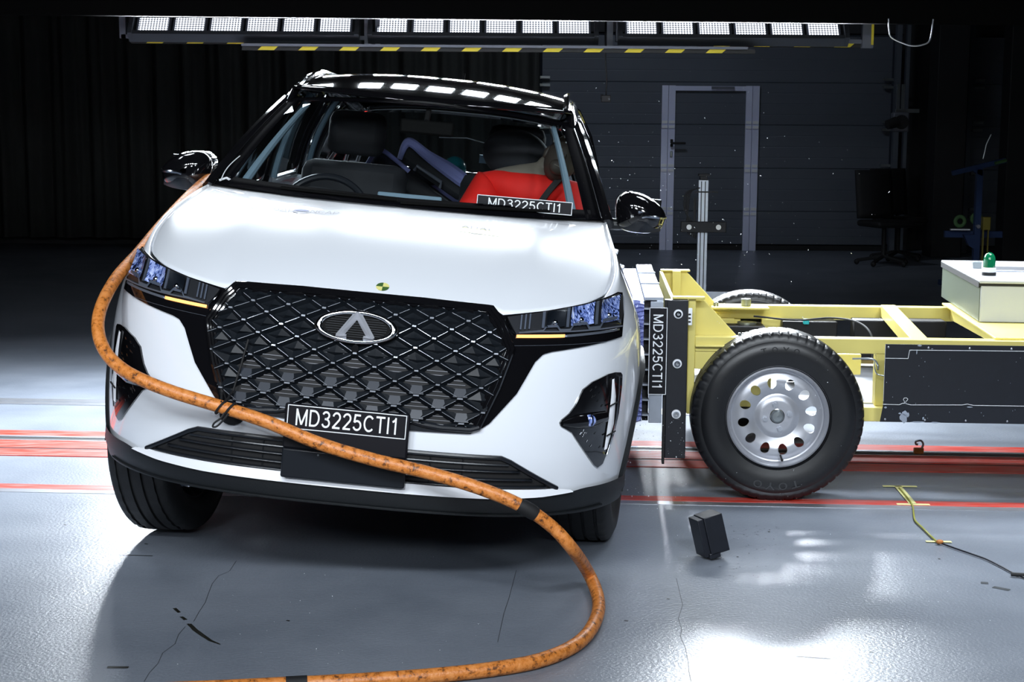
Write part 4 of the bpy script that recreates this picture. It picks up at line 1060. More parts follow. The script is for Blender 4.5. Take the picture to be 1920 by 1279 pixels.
# lower frame
tp(MB().bb(.26,3.1,.10,.18,.318,.375),'lower_rail')
tp(MB().bb(-.2,3.1,1.45,1.52,.33,.39),'lower_rail')
tp(MB().bb(.385,.45,.145,.215,.375,.59),'post')
tp(MB().bb(.335,.40,1.42,1.47,.33,.57),'post')
tp(MB().bb(-.10,-.05,1.40,1.46,.33,.57),'post')
tp(MB().bb(.21,.40,.60,.66,.43,.52),'cross_tube')
tp(MB().bb(-.24,-.16,1.10,1.40,.46,.60),'bracket')
tp(MB().bb(-.22,.12,1.44,1.46,.42,.50),'mud_plate')
tp(MB().bb(-.345,3.0,.30,1.38,.355,.365),'floor_plate','steel')
tp(MB().bb(-.21,-.02,.27,.285,.34,.59),'brake_bracket')
# ballast boxes (dark) seen between the rails
for (xa,xb,za,zb,y) in ((.14,.40,.40,.575,1.30),(.47,.9,.40,.59,1.25),(.10,.38,.38,.50,.70),(-.15,.05,.42,.56,1.2)):
    tp(MB().bb(xa,xb,y,y+.12,za,zb),'ballast_box','platebk',bev=.006)
tp(MB().bb(.235,.262,1.27,1.295,.565,.59),'cable_plug','cyan')
tp(MB().bb(.285,.315,.68,.70,.49,.515),'cable_plug','cyan')
tp(MB().tube(crom([(.0,1.28,.60),(.2,1.27,.585),(.36,1.25,.60),(.46,1.1,.60),(.50,.95,.56),(.50,.9,.46)],6),.0045,8),'trolley_cable','black',bev=0)
tp(MB().tube(crom([(.285,.12,.57),(.36,.11,.572),(.385,.11,.55),(.385,.10,.53)],4),.004,6).tube(crom([(.372,.115,.56),(.375,.11,.53),(.385,.11,.51),(.41,.1,.505)],4),.0025,6),'sensor_wire','hub',bev=0)
tp(MB().cyl((-.03,1.30,.45),(-.03,1.30,.57),.045,20),'damper','hub',bev=0)
tp(MB().bb(-.17,-.08,1.385,1.42,.49,.575),'bracket')
tp(MB().bb(.05,.15,1.385,1.42,.49,.575),'bracket')
# bolted flange on the far rail
tp(MB().bb(-.20,.075,1.28,1.44,.630,.640),'flange_plate')
tp(MB().cyl((-.03,1.36,.64),(-.03,1.36,.675),.024,20),'big_bolt','hub',bev=.003)
for x in (-.182,-.168): tp(MB().cyl((x,1.33,.64),(x,1.33,.658),.006,8),'stud','hub',bev=0)
for x in (-.165,-.15): tp(MB().cyl((x,.16,.648),(x,.16,.664),.006,8),'stud','hub',bev=0)
# front tower: near and far gussets, cross wall, vertical posts
def gusset(y):
    m_=MB(); m_.prism([(-.345,.60),(-.345,.80),(-.318,.802),(-.155,.628),(-.10,.616),(-.10,.608),(-.345,.608)],y,y+.014,'y'); return m_
tp(gusset(.20),'gusset_plate'); tp(gusset(1.38),'gusset_plate')
tp(MB().bb(-.375,-.345,.14,.24,.33,.80),'post'); tp(MB().bb(-.385,-.345,1.34,1.42,.15,.805),'post')
tp(MB().bb(-.352,-.34,.24,1.34,.33,.62),'cross_wall')
tp(MB().bb(-.44,-.31,.12,.16,.802,.812),'top_flange'); tp(MB().bb(-.44,-.30,1.36,1.42,.80,.808),'top_flange')
tp(MB().bb(-.445,-.43,.16,1.40,.30,.80),'front_wall')
tp(MB().bb(-.43,-.345,1.385,1.395,.62,.80),'cross_wall')
tp(MB().bb(-.378,-.362,.088,.10,.70,.77),'white_tag','text')
for z in (.715,.73,.745): tp(MB().bb(-.378,-.368,.085,.088,z-.003,z+.003),'tag_mark','black',bev=0)
# black pad with three bolts
pad=tp(MB().bb(-.462,-.378,.10,.15,.152,.800),'mounting_pad','pad',bev=.003)
tp(MB().bb(-.472,-.462,.10,.15,.128,.80),'mounting_pad','black',bev=.001)
for z in (.745,.543,.336):
    b=MB().lathe([(.001,-.004),(.0185,-.004),(.0185,.003),(.001,.003)],24).build('bolt','silver',pad,mtx=Matrix.Translation((-.418,.097,z)))
    MB().lathe([(.0125,-.012),(.0125,.0)],20).lathe([(.007,-.008),(.007,-.004),(.001,-.004)],6).lathe([(.0125,-.012),(.007,-.012),(.007,-.008)],20).build('bolt_head','chrome',b)
# deformable barrier
db=MB().bb(-.553,-.478,.10,1.60,.798,.812).bb(-.505,-.478,.10,1.6,.30,.80).build('barrier_backing','alu',tr,bevel=.002,smooth=False)
db['label']='silver aluminium backing of the crushed honeycomb barrier'
MB().bb(-.530,-.478,.088,.10,.30,.795).build('end_strip','alu',db,bevel=.002)
for (y,x) in ((.25,-.52),(.5,-.53),(.85,-.515),(.88,-.50),(1.35,-.53)): MB().cyl((x,y,.812),(x,y,.8135),.008,12).build('rivet_hole','black',db)
for y in (.62,1.12,): MB().bb(-.556,-.475,y,y+.02,.812,.818).build('cross_clip','alu',db,bevel=.001)
mb=MB()
for z in [.765-.062*k for k in range(8)]: mb.bb(-.556,-.53,.09,1.5,z-.003,z+.003)
mb.build('ladder_ribs','alu',db,smooth=False)
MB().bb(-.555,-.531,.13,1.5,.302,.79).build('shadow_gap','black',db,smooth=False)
# crumpled foil honeycomb
random.seed(5)
def foil(name,x0,x1,y0,y1,z0,z1,seed):
    rn=random.Random(seed); mb=MB(); nf=16
    zs=sorted([z0+(z1-z0)*(k+rn.uniform(-.25,.25))/nf for k in range(1,nf)]); zs=[z0]+zs+[z1]
    off=[rn.uniform(-.016,.012) for _ in zs]; sl=[rn.uniform(-.012,.012) for _ in zs]
    NX=10
    def P(u,k,e):
        x=x0+(x1-x0)*u; return (x,y0+off[k]*(.6 if e else 1)+.006*math.sin(u*9+k*2.3)+(e*.014),zs[k]+sl[k]*(1-u)+.004*math.sin(u*7+k))
    rows_=[]
    for k in range(len(zs)):
        rows_.append([P(i/NX,k,0) for i in range(NX+1)])
        if k<len(zs)-1:
            rows_.append([(a[0],a[1]-.010-.008*rn.random(),a[2]+(zs[k+1]-zs[k])*.35) for a in rows_[-1]])
    o=0; vs=[p for r in rows_ for p in r]; nn=NX+1
    mb.add(vs,[[r*nn+i,r*nn+i+1,(r+1)*nn+i+1,(r+1)*nn+i] for r in range(len(rows_)-1) for i in range(NX)])
    mb.bb(x0,x1,y0+.02,y1,z0,z1)
    # folded top
    tv=[]
    for j in range(13):
        y=y0+(y1-y0)*j/12
        tv.append([(x0,y,z1-.010*(j%2)-rn.uniform(0,.012)),((x0+x1)/2,y,z1+.004*(j%3)),(x1,y,z1-.004*(j%2))])
    vv=[p for r in tv for p in r]; mb.add(vv,[[3*r+i,3*r+i+1,3*(r+1)+i+1,3*(r+1)+i] for r in range(12) for i in range(2)])
    mb.build(name,'foil',db,smooth=False,merge=False)
foil('honeycomb_block',-.640,-.556,.09,1.55,.560,.796,1); foil('honeycomb_block',-.632,-.558,.10,1.55,.300,.556,2)
# sideways label on the barrier end
lb=MB().bb(-.534,-.462,.078,.086,.418,.772).build('barrier_label','platebk',tr,bevel=.001); lb['label']='black upright label with white lettering MD3225CTI1'
bm=text_mesh('MD3225CTI1',.30,.040,.001)
bm_obj(bm,'label_lettering','text',lb,Matrix.Translation((-.498,.0775,.594))@Matrix.Rotation(R(90),4,'Y'))
mb=MB()
for a,b,c_,d_ in ((-.534,-.5315,.418,.772),(-.4645,-.462,.418,.772),(-.534,-.462,.418,.4205),(-.534,-.462,.7695,.772)): mb.bb(a,b,.0765,.078,c_,d_)
mb.build('label_border','text',lb,smooth=False)
# black side panel
pn=MB().bb(.392,2.6,-.004,.0,.40,.648).add([(.392,-.002,.40),(2.6,-.002,.40),(2.6,.012,.334),(.385,.012,.334),(.392,.0,.40),(2.6,.0,.40),(2.6,.016,.334),(.385,.016,.334)],[(0,1,2,3),(4,7,6,5),(2,6,7,3)]).build('side_panel','pad',tr,smooth=False); pn['label']='dented black side panel with scored white lines'
mb=MB()
def ln(pts,w=.0011,y=-.0055):
    for a,b in zip(pts[:-1],pts[1:]): mb.tube([(a[0],y,a[1]),(b[0],y,b[1])],w,5)
ln([(.394,.592),(.482,.592),(.487,.634-.008),(2.6,.634)],); ln([(.39,.408),(.455,.407),(.468,.413),(.476,.413)]); ln([(.480,.412),(.50,.407),(.70,.410),(.72,.414),(.745,.409),(2.6,.412)])
ln([(.476,.413),(.474,.422),(.470,.428),(.473,.434),(.482,.435),(.488,.430),(.485,.424),(.480,.421),(.480,.412)],.0009); ln([(.392,.647),(.392,.42)],.0006)
mb.build('scored_lines','text',pn)
mb=MB(); rn=random.Random(4)
def scuff(cx,cz,rx,rz,n=9,y=-.0058):
    pts=[(cx+rx*math.cos(2*math.pi*i/n)*rn.uniform(.6,1.1),cz+rz*math.sin(2*math.pi*i/n)*rn.uniform(.6,1.1)) for i in range(n)]
    mb.add([(x,y+max(0,(.40-z))*.22,z) for x,z in pts],[list(range(n))])
for a in ((.476,.352,.018,.022),(.478,.372,.012,.012),(.53,.336,.03,.004),(.60,.335,.02,.004),(.492,.365,.008,.010),(.553,.352,.004,.009),(.46,.371,.006,.004),(.525,.645,.009,.005),(.402,.395,.006,.004),(.574,.632,.004,.002),(.515,.618,.002,.012),(.73,.402,.012,.003)): scuff(*a)
for i in range(40): scuff(rn.uniform(.40,1.2),rn.uniform(.345,.63),rn.uniform(.0008,.002),rn.uniform(.0008,.003),5)
mb.build('bare_metal_scuffs','alu',pn,smooth=False,merge=False)
for x in (.404,.56,.72,.882,1.045,1.21):
    for z in (.632+.004,.3455): MB().ball((x,-.004+(.40-z)*.2 if z<.4 else -.004,z),(.0045,.003,.0045),8,12).build('rivet','steel',pn)
# ---- control cabinet on the deck with green beacon
cb=empty('control_cabinet',TRM@Vector((1.265,1.18,.658)),TY+R(-3)); cb.scale=(1,1,.92); tag(cb,'pale grey control cabinet standing on the yellow trolley deck','cabinet')
MB().bb(-.325,.5,-.53,.50,.002,.175).build('cabinet_body','cab',cb,bevel=.004)
MB().bb(-.328,-.325,-.52,.49,.005,.165).build('side_skin','brush',cb,smooth=False)
MB().bb(-.333,.5,-.535,.51,.185,.200).build('lid','cab',cb,bevel=.004)
MB().bb(-.331,.5,-.532,.505,.173,.186).build('lid_seal','black',cb,smooth=False)
MB().bb(-.335,-.329,-.53,.50,.165,.192).build('lid_edge','black',cb,smooth=False)
MB().bb(-.19,.5,-.1,.1,.200,.208).build('lid_plate','steel',cb,bevel=.002)
for x in (-.24,.06): MB().bb(x-.02,x+.02,.05,.09,.20,.235).build('catch','hub',cb,bevel=.002)
be_=empty('beacon_light',TRM@Vector((1.0,.90,.8425)),TY); tag(be_,'green domed beacon lamp standing on the pale grey cabinet','beacon light')
MB().lathe([(.001,.0),(.031,.0),(.031,.014),(.029,.015)],32,Matrix.Rotation(R(90),4,'X')).build('beacon_base','black',be_,mtx=None)
MB().lathe([(.0295,.014),(.0295,.034),(.028,.036)],32,Matrix.Rotation(R(90),4,'X')).build('beacon_collar','white2',be_)
MB().lathe([(.0265,.035),(.0265,.07),(.024,.084),(.017,.095),(.008,.101),(.0005,.103)],32,Matrix.Rotation(R(90),4,'X')).build('dome','green',be_)
for o in be_.children: 
    o.matrix_basis=Matrix.Identity(4)
# ================================================================== HOSE
H=[ay(u,v,Y) for u,v,Y in ((440,300,6.9),(404,327,6.5),(385,340,6.3),(350,372,6.05),(305,420,5.75),(262,472,5.48),(218,522,5.25),(190,575,5.08),(184,620,4.99),(198,660,4.93),(228,691,4.89),(270,714,4.85),(330,737,4.83),(415,763,4.82),(500,791,4.80),(600,832,4.79),(700,862,4.775),(800,886,4.76),(900,916,4.74),(980,950,4.74),(1035,988,4.76),(1075,1032,4.79))]
H+= [gp(u,v,z) for u,v,z in ((1105,1078,.055),(1122,1125,.022),(1116,1165,.0215),(1085,1205,.0215),(1020,1236,.0215),(930,1254,.0215),(800,1268,.0215),(650,1278,.0215),(450,1288,.0215),(200,1300,.0215),(-200,1330,.0215),(-600,1370,.0215))]
hp=crom(H,10)
hose=MB().tube(hp,.0205,16).build('hose','hose'); tag(hose,'dirty orange rubber hose looping past the left headlight and across the bumper to the floor','hose')
def near(u,v):
    from bpy_extras.object_utils import world_to_camera_view
    best=None
    for i,p in enumerate(hp):
        d=p-CAM; f=d.dot(FW); q=(960+FPX*d.dot(RT)/f,639.5-FPX*d.dot(UP)/f); e=(q[0]-u)**2+(q[1]-v)**2
        if best is None or e<best[0]: best=(e,i)
    return best[1]
i0=near(995,958); 
MB().tube(hp[i0-3:i0+3],[.0215,.0235,.0232,.0236,.0232,.0218],14).build('black_tape_wrap','black',hose)
i1=near(560,1283); MB().tube(hp[i1-1:i1+2],.0218,14).build('worn_black_patch','black',hose)
# cable ties holding the hose to the grille
it=near(420,764)
tie=empty('cable_tie',tuple(hp[it])); tag(tie,'black cable ties holding the orange hose to the grille','cable tie')
for k,da in ((0,0),(1,.022)):
    i=near(418+da*560,764+da*250); c=hp[i]; d_=(hp[i+1]-hp[i-1]).normalized(); a=d_.orthogonal().normalized(); b=d_.cross(a)
    MB().tube([c-Vector(hp[it])+ (a*math.cos(t)+b*math.sin(t))*.0235 + d_*(.010*math.sin(t+1)) for t in [2*math.pi*j/24 for j in range(25)]],.0038,6,cap=False).build('tie_loop','black',tie)
g0=bpt(FP(-.385,.028,.645)); g1=bpt(FP(-.345,.03,.70)); g2=bpt(FP(-.30,.03,.86)); hh=Vector(hp[it])
MB().tube([Vector((0,-.01,.02)),Vector(bpt(FP(-.362,.030,.64)))-hh,Vector(bpt(FP(-.345,.031,.72)))-hh,Vector(bpt(FP(-.330,.031,.80)))-hh],.0034,6).tube([Vector((-.012,-.01,.02)),Vector(bpt(FP(-.398,.024,.63)))-hh,Vector(bpt(FP(-.41,.02,.66)))-hh],.0034,6).build('tie_strap','black',tie)
MB().tube(crom([(0,-.022,-.01),(-.01,-.028,-.025),(-.03,-.03,-.04),(-.035,-.03,-.052),(-.022,-.028,-.05),(.0,-.026,-.028),(.012,-.022,-.012)],5),.0034,6).build('tie_tail','black',tie)
# ================================================================== FLOOR ITEMS
# rubber block with a T-shaped rib
bk=empty('rubber_block',(0.69,5.44,0.0)); tag(bk,'small black rubber block with raised rib tilted on the floor near the trolley wheel','block')
T=Matrix.Translation((0.0,0,.088))@Matrix.Rotation(R(18),4,'Z')@Matrix.Rotation(R(-13),4,'Y')@Matrix.Rotation(R(-4),4,'X')
b1=MB().box((.012,0,0),(.070,.09,.135)).build('block_body','pad',bk,bevel=.002,mtx=T)
MB().box((-.032,.005,-.004),(.024,.08,.135)).build('block_rib','pad',bk,bevel=.002,mtx=T)
MB().box((-.01,-.03,-.07),(.04,.03,.02)).build('block_foot','pad',bk,bevel=.002,mtx=T)
# hook in the rail slot
hk=empty('rail_hook',tuple(gp(1722,851))); tag(hk,'small rusty orange hook sticking out of the floor rail','hook')
MB().bb(-.022,.022,-.01,.01,0,.028).build('hook_plate','rust',hk,bevel=.002)
MB().tube(crom([(.012,0,.02),(.020,0,.045),(.008,0,.062),(-.012,0,.058),(-.014,0,.046),(-.004,0,.044)],5),.005,8).build('hook_arm','hub',hk)
# yellow tape pieces and the taped cable
def tape(name,p0,p1,w_,lab,m='tape'):
    a,b=gp(*p0),gp(*p1); d_=(b-a); L=d_.length; ang=math.atan2(d_.y,d_.x)
    o=MB().bb(0,L,-w_/2,w_/2,0,.001).build(name,m,None,smooth=False); o.location=(a.x,a.y,.0035); o.rotation_euler=(0,0,ang); tag(o,lab,'tape'); return o
tape('floor_tape',(1655,913),(1719,914),.022,'yellow tape strip farthest from the camera, crossing the top end of the taped cable')
tape('floor_tape',(1683,913),(1712,947),.03,'slanted yellow tape strip covering the cable between the two cross strips')
tape('floor_tape',(1681,947),(1743,948),.022,'yellow tape strip lying across the cable on the red floor line')
tape('floor_tape',(1736,1017),(1784,1018),.018,'short yellow tape strip holding the cable joint, nearest the camera')
cab=[gp(u,v,.007) for u,v in ((1686,915),(1700,932),(1711,948),(1713,962),(1716,976),(1730,990),(1745,1005),(1757,1016))]
tag(MB().tube(crom(cab,6),.0035,8).build('cable',mat('yellow_cable',(.30,.30,.05),.5)),'thin yellow-green cable taped to the floor at right','cable')
cab=[gp(u,v,.006) for u,v in ((1757,1016),(1790,1028),(1825,1040),(1850,1049),(1880,1064),(1905,1077),(1960,1098),(2040,1130))]
tag(MB().tube(crom(cab,6),.0032,8).build('cable','pad'),'thin dark cable running from the tape joint to the right edge of the floor','cable')
o=MB().ball((0,0,0),(.014,.010,.008),8,12).build('cable_connector','rust'); o.location=gp(1762,1016,.012); tag(o,'small orange-brown cable connector on the nearest yellow tape','connector')
o=MB().tube([(-.022,0,0),(.022,-.008,0)],.007,8).build('cable_plug','black'); o.location=gp(1908,1077,.010); tag(o,'black cable plug at the right edge of the picture','plug')
# floor stains and scuffs (flat marks in the coating)
def stain(pts,m,w_=None,h=.0012):
    mb=MB()
    q=[gp(u,v,0) for u,v in pts]
    n_=len(q)
    for i in range(n_-1):
        a,b=q[i],q[i+1]; d_=(b-a).normalized(); pn_=Vector((-d_.y,d_.x,0)); wa=w_[i] if isinstance(w_,list) else w_; wb=w_[i+1] if isinstance(w_,list) else w_
        mb.add([a-pn_*wa/2+Vector((0,0,h)),b-pn_*wb/2+Vector((0,0,h)),b+pn_*wb/2+Vector((0,0,h)),a+pn_*wa/2+Vector((0,0,h))],[(0,1,2,3)])
    return mb
MT['stain']=mat('floor_stain',(.012,.012,.008),.35); MT['crack']=mat('floor_crack',(.03,.032,.035),.6); MT['greyp']=mat('grey_patch',(.05,.058,.065),.4)
sp=[]
allm=MB()
def addm(q): allm.add(q.v,q.f)
addm(stain([(354,1170),(366,1182),(380,1192),(395,1202),(413,1209)],'stain',[.013,.015,.014,.011,.004])); addm(stain([(327,1141),(336,1149)],'stain',[.012,.010])); addm(stain([(340,1157),(348,1163)],'stain',[.011,.011]))
addm(stain([(201,1252),(241,1252)],'stain',.016)); addm(stain([(222,1041),(286,1043)],'stain',.006)); 
addm(stain([(1455,1229),(1478,1229)],'stain',[.004,.006])); addm(stain([(1490,1230),(1530,1233),(1557,1234)],'stain',[.004,.010,.016]))
for u,v,r_ in ((1253,1123,5),(1174,1164,8),(1521,1213,5),(1634,1222,8),(1633,1242,6),(1514,1019,3),(1442,997,3),(1383,1044,3),(1761,1048,4),(540,1164,6),(274,1020,6),(122,984,5),(297,1000,4)):
    addm(stain([(u-r_/2,v),(u+r_/2,v+1)],'stain',.007))
rn=random.Random(9)
for i in range(60):
    u=rn.uniform(1345,1470); v=rn.uniform(985,1085); addm(stain([(u,v),(u+rn.uniform(1,4),v+rn.uniform(0,1))],'stain',.003))
o=allm.build('floor_stains','stain',smooth=False,merge=False); tag(o,'scattered dark oil and rubber marks on the grey floor','stains',kind='stuff')
crk=MB()
for P_ in ([(1268,1085),(1274,1110),(1280,1135),(1272,1160),(1278,1180),(1276,1195),(1285,1215),(1290,1240),(1292,1262),(1296,1279)],[(443,1052),(430,1072),(410,1080),(398,1095),(390,1115),(385,1130),(372,1150),(363,1166)],[(347,1176),(335,1190),(328,1208),(305,1225),(296,1245),(280,1262),(270,1279)],[(968,1070),(955,1120),(945,1150),(933,1205)]):
    k=stain(P_,'crack',.0014); crk.add(k.v,k.f)
o=crk.build('floor_cracks','crack',smooth=False,merge=False); tag(o,'fine hairline cracks wandering across the grey floor','cracks',kind='stuff')
g_=MB()
for P_ in ([(1839,1093),(1853,1094)],[(1862,1101),(1893,1107)]):
    k=stain(P_,'greyp',.022); g_.add(k.v,k.f)
o=g_.build('grey_patches','greyp',smooth=False,merge=False); tag(o,'two small dark grey rectangular patches on the floor at lower right','patches',kind='stuff')
# glass chips: thrown up around the impact and scattered on the floor
rn=random.Random(21); mb=MB()
def chip(p,s_):
    vs=[Vector(p)+Vector((rn.uniform(-s_,s_),rn.uniform(-s_,s_),rn.uniform(-s_,s_))) for _ in range(4)]
    mb.add(vs,[(0,1,2),(0,1,3),(1,2,3),(0,2,3)])
for i in range(330):
    Y=rn.uniform(6.2,9.0); u=rn.gauss(1230,170); v=rn.uniform(150,560) if i%2 else rn.gauss(420,130)
    if u<1085 or v<110: continue
    p=ay(u,v,Y)
    if p.z<.1: continue
    chip(p,rn.choice([.0016,.002,.0028,.004]))
for i in range(170):
    u=rn.uniform(1172,1290); v=rn.uniform(780,960); p=ay(u,v,rn.uniform(5.9,6.3)); 
    if p.z>.01: chip(p,rn.choice([.0012,.0018,.003]))
for i in range(160):
    u=rn.uniform(1290,1600); v=rn.uniform(560,950); p=ay(u,v,rn.uniform(5.6,6.1))
    if p.z>.01 and i%3==0: chip(p,rn.choice([.001,.0015,.002]))
for i in range(90):
    p=gp(rn.uniform(1180,1900),rn.uniform(860,1200)); p.z=.003; chip(p,.0018)
for i in range(60):
    p=gp(rn.uniform(330,900),rn.uniform(1030,1250)); p.z=.003; chip(p,.0016)
o=mb.build('glass_chips','glint',smooth=False,merge=False); tag(o,'tiny chips of shattered glass flying in the air and lying on the floor','glass chips',kind='stuff')
# ================================================================== BACKGROUND
# measuring camera stand behind the trolley
PB=ay(1314,552,11.2); st=empty('measuring_stand',(PB.x,PB.y,0)); tag(st,'upright aluminium profile stand with a black crossbar in front of the rear door','stand')
def zt(v): return ay(1314,v,11.2).z
mb=MB().bb(-.033,.033,-.02,.02,.05,zt(338)); mb.build('upright','alu',st,smooth=False)
for dx in (-.015,.012): MB().bb(dx-.003,dx+.003,-.022,-.02,.05,zt(340)).build('profile_groove','black',st,smooth=False)
MB().bb(-.025,.025,-.03,.03,zt(337),zt(330)).bb(-.035,.045,-.03,.03,zt(330),zt(326)).build('top_cap','black',st,bevel=.002)
cbm=MB().bb(-.155,.16,-.06,-.02,zt(435),zt(415)).build('crossbar','black',st,bevel=.004)
for x in (-.10,.105): MB().cyl((x,-.066,zt(425)),(x,-.06,zt(425)),.018,20).build('camera_lens','steel',cbm)
MB().bb(.04,.18,-.05,.05,0,.0).bb(.03,.19,-.06,.06,.0,.035).bb(-.05,.19,-.04,.04,.28,.34).build('foot_block','alu',st,smooth=False)
MB().bb(-.10,.10,-.25,.25,0,.03).build('base_plate','black',st,bevel=.003)
cc=MB()
for k in range(5): cc.tube(crom([(-.04+.004*k,-.03,zt(352)),(-.09-.008*k,-.03,zt(362)),(-.105-.006*k,-.03,zt(395)),(-.12+.018*k,-.03,zt(425)),(-.09+.01*k,-.03,zt(440+2*k)),(-.06,-.03,zt(420)),(-.05-.004*k,-.03,zt(370))],6),.004,6)
cc.build('cable_bundle','black',st)
MB().bb(-.06,.10,-.028,-.02,zt(361),zt(358.5)).build('clamp','black',st,smooth=False)
# far right: dark workshop corner
def col_(x,Y,w_,d_,h_,name,lab,m='black'):
    o=MB().bb(-w_/2,w_/2,-d_/2,d_/2,0,h_).build(name,m,None,bevel=.01); o.location=(x,Y,0); tag(o,lab,'column'); return o
def X(u,Y): return ay(u,300,Y).x
cA=col_(X(1772,18.6),18.6,.35,.4,4.0,'steel_column','dark steel column right of the rear door, standing nearest it')
cB=col_(X(1905,18),18,.3,.3,4.0,'steel_column','dark steel column at the right edge behind the blue stand')
# wall camera on the column
wc=empty('wall_camera',tuple(ay(1690,229,17.2))); tag(wc,'square grey machine camera fixed beside the dark column','camera')
MB().bb(-.09,.09,0,.12,-.105,.105).build('camera_housing','gantry',wc,bevel=.02)
MB().lathe([(.001,-.02),(.075,-.02),(.075,.0)],24).tube([(-.16,-.05,-.03),(-.06,-.02,0)],[.05,.06],14).build('lens_hood','black',wc)
MB().bb(-.05,-.02,.02,.05,.13,.40).bb(0,.03,.02,.05,.13,.40).bb(-.05,.20,.05,.09,.10,.14).build('bracket','hub',wc,smooth=False)
# two chairs
for u,lab in ((1628,'black office chair backrest nearest the rear door, left of the pair'),(1656,'black office chair standing right beside the other one')):
    Y=17.3 if u<1640 else 18.0; ch=empty('office_chair',(X(u,Y)+.2,Y,0),R(20)); tag(ch,lab,'chair','office chairs in the dark corner')
    MB().grid(lambda a,b:(-.22+.44*a,.20-.05*math.sin(math.pi*a)+.08*b,.5+.52*b),8,8).build('backrest','black',ch,solid=.03)
    MB().bb(-.23,.23,-.25,.2,.42,.49).build('seat','black',ch,bevel=.03)
    MB().cyl((0,0,.1),(0,0,.42),.025,10).build('column','black',ch)
    mb=MB()
    for k in range(5): a=2*math.pi*k/5; mb.tube([(0,0,.1),(.28*math.cos(a),.28*math.sin(a),.05)],.02,6).ball((.28*math.cos(a),.28*math.sin(a),.035),.03,6,8)
    mb.build('base','black',ch)
# blue equipment stand
BY=15.0; bs=empty('equipment_stand',(X(1832,BY),BY,0)); tag(bs,'blue steel equipment stand with tilted top arm behind the cabinet','stand')
def bz(v): return ay(1832,v,BY).z
def bx(u): return ay(u,400,BY).x-ay(1832,400,BY).x
MB().bb(bx(1832),bx(1843),-.03,.03,0,bz(318)).build('post','blue',bs,smooth=False)
MB().tube([(bx(1785),-.02,bz(325)),(bx(1884),-.02,bz(300))],.032,4).build('top_arm','blue',bs,smooth=False)
MB().prism([(bx(1820),bz(318)),(bx(1842),bz(314)),(bx(1842),bz(330)),(bx(1832),bz(326))],-.03,.03,'y').build('arm_bracket','blue',bs)
MB().bb(bx(1780),bx(1888),.032,.08,bz(446),bz(434)).prism([(bx(1812),bz(440)),(bx(1832),bz(440)),(bx(1832),bz(466)),(bx(1822),bz(460))],-.03,.03,'y').build('shelf_arm','blue',bs)
MB().bb(bx(1784),bx(1820),-.09,-.05,bz(431),bz(428.5)).build('tool_bar','white2',bs,smooth=False)
MB().tube([(bx(1862),-.06,bz(306)),(bx(1883),-.06,bz(300))],.016,6).build('green_grip','dgreen',bs)
MB().tube([(bx(1843),0,bz(298)),(bx(1848),0,bz(270)),(bx(1856),0,bz(252))],.006,6).build('aerial','hub',bs)
MB().cyl((bx(1836),-.08,bz(424)),(bx(1836),-.04,bz(424)),.018,16).build('wheel_boss','steel',bs)
MB().bb(-.25,.3,-.25,.25,0,.05).build('base','blue',bs,bevel=.005)
for u,v,m_,lab in ((1800,415,'dgreen','small reel of pale tape resting on the blue stand shelf'),(1831,410,'dgreen','green reel of tape half hidden behind the blue post')):
    rl=MB(); rl.grid(lambda a,b:((.043+.018*math.cos(2*math.pi*b))*math.cos(2*math.pi*a),.012*math.sin(2*math.pi*b),(.043+.018*math.cos(2*math.pi*b))*math.sin(2*math.pi*a)),28,8)
    o=rl.build('tape_reel',m_); o.location=ay(u,v,BY-(.09 if u<1820 else -.08)); tag(o,lab,'reel')
yb=MB().bb(0,bx(1857)-bx(1843),0,.08,0,bz(406)-bz(430)).build('yellow_tool_case','dyel',None,bevel=.004); yb.location=(bs.location.x+bx(1843),BY-.1,bz(430)); tag(yb,'yellow tool case hanging on the right of the blue post','case')
MB().bb(.002,.012,0,.03,-.32,0).bb(.05,.058,0,.03,-.3,0).bb(0,.06,0,.04,-.38,-.30).build('case_rails','dyel',yb)
# ================================================================== DUMMIES AND CHILD SEAT IN THE CAR
def skin_body(name,verts,edges,radii,m,parent,mtx=None,sub=2):
    me=bpy.data.meshes.new(name); me.from_pydata(verts,edges,[]); o=bpy.data.objects.new(name,me); COL.objects.link(o); o.data.materials.append(MT[m])
    if parent is not None: o.parent=parent
    if mtx is not None: o.matrix_basis=mtx
    md=o.modifiers.new('sk','SKIN'); md.use_smooth_shade=True
    for i,v in enumerate(me.skin_vertices[0].data):
        r=radii[i]; v.radius=(r,r) if not isinstance(r,tuple) else r; v.use_root=(i==0)
    ss=o.modifiers.new('ss','SUBSURF'); ss.levels=sub; ss.render_levels=sub
    return o
dm=empty('crash_dummy'); dm.matrix_world=BODM@Matrix.Translation((.40,1.26,.785)); tag(dm,'crash test dummy in a red short-sleeved shirt leaning towards the struck side window','crash dummy')
# local: x right, y back, z up from the seat
bv=[(0,.05,.10),(.01,.09,.26),(.03,.12,.40),(.05,.13,.50),(.10,.12,.56),(.14,.11,.62),
    (-.13,.10,.47),(-.19,.0,.36),(-.21,-.14,.30),(-.16,-.26,.34),   # right arm
    (.21,.10,.44),(.25,.0,.34),(.24,-.12,.28),(.18,-.24,.32),
    (-.10,-.1,.06),(-.13,-.36,.08),(-.13,-.50,-.14),(-.13,-.56,-.34),(.10,-.1,.06),(.13,-.36,.08),(.13,-.50,-.14),(.13,-.56,-.34)]
bed=[(0,1),(1,2),(2,3),(3,4),(4,5),(3,6),(6,7),(7,8),(8,9),(3,10),(10,11),(11,12),(12,13),(0,14),(14,15),(15,16),(16,17),(0,18),(18,19),(19,20),(20,21)]
br=[.14,.135,.145,.11,.055,.05,.075,.055,.045,.035,.075,.055,.045,.035,.09,.07,.055,.045,.09,.07,.055,.045]
skin_body('body',bv,bed,br,'skin',dm)
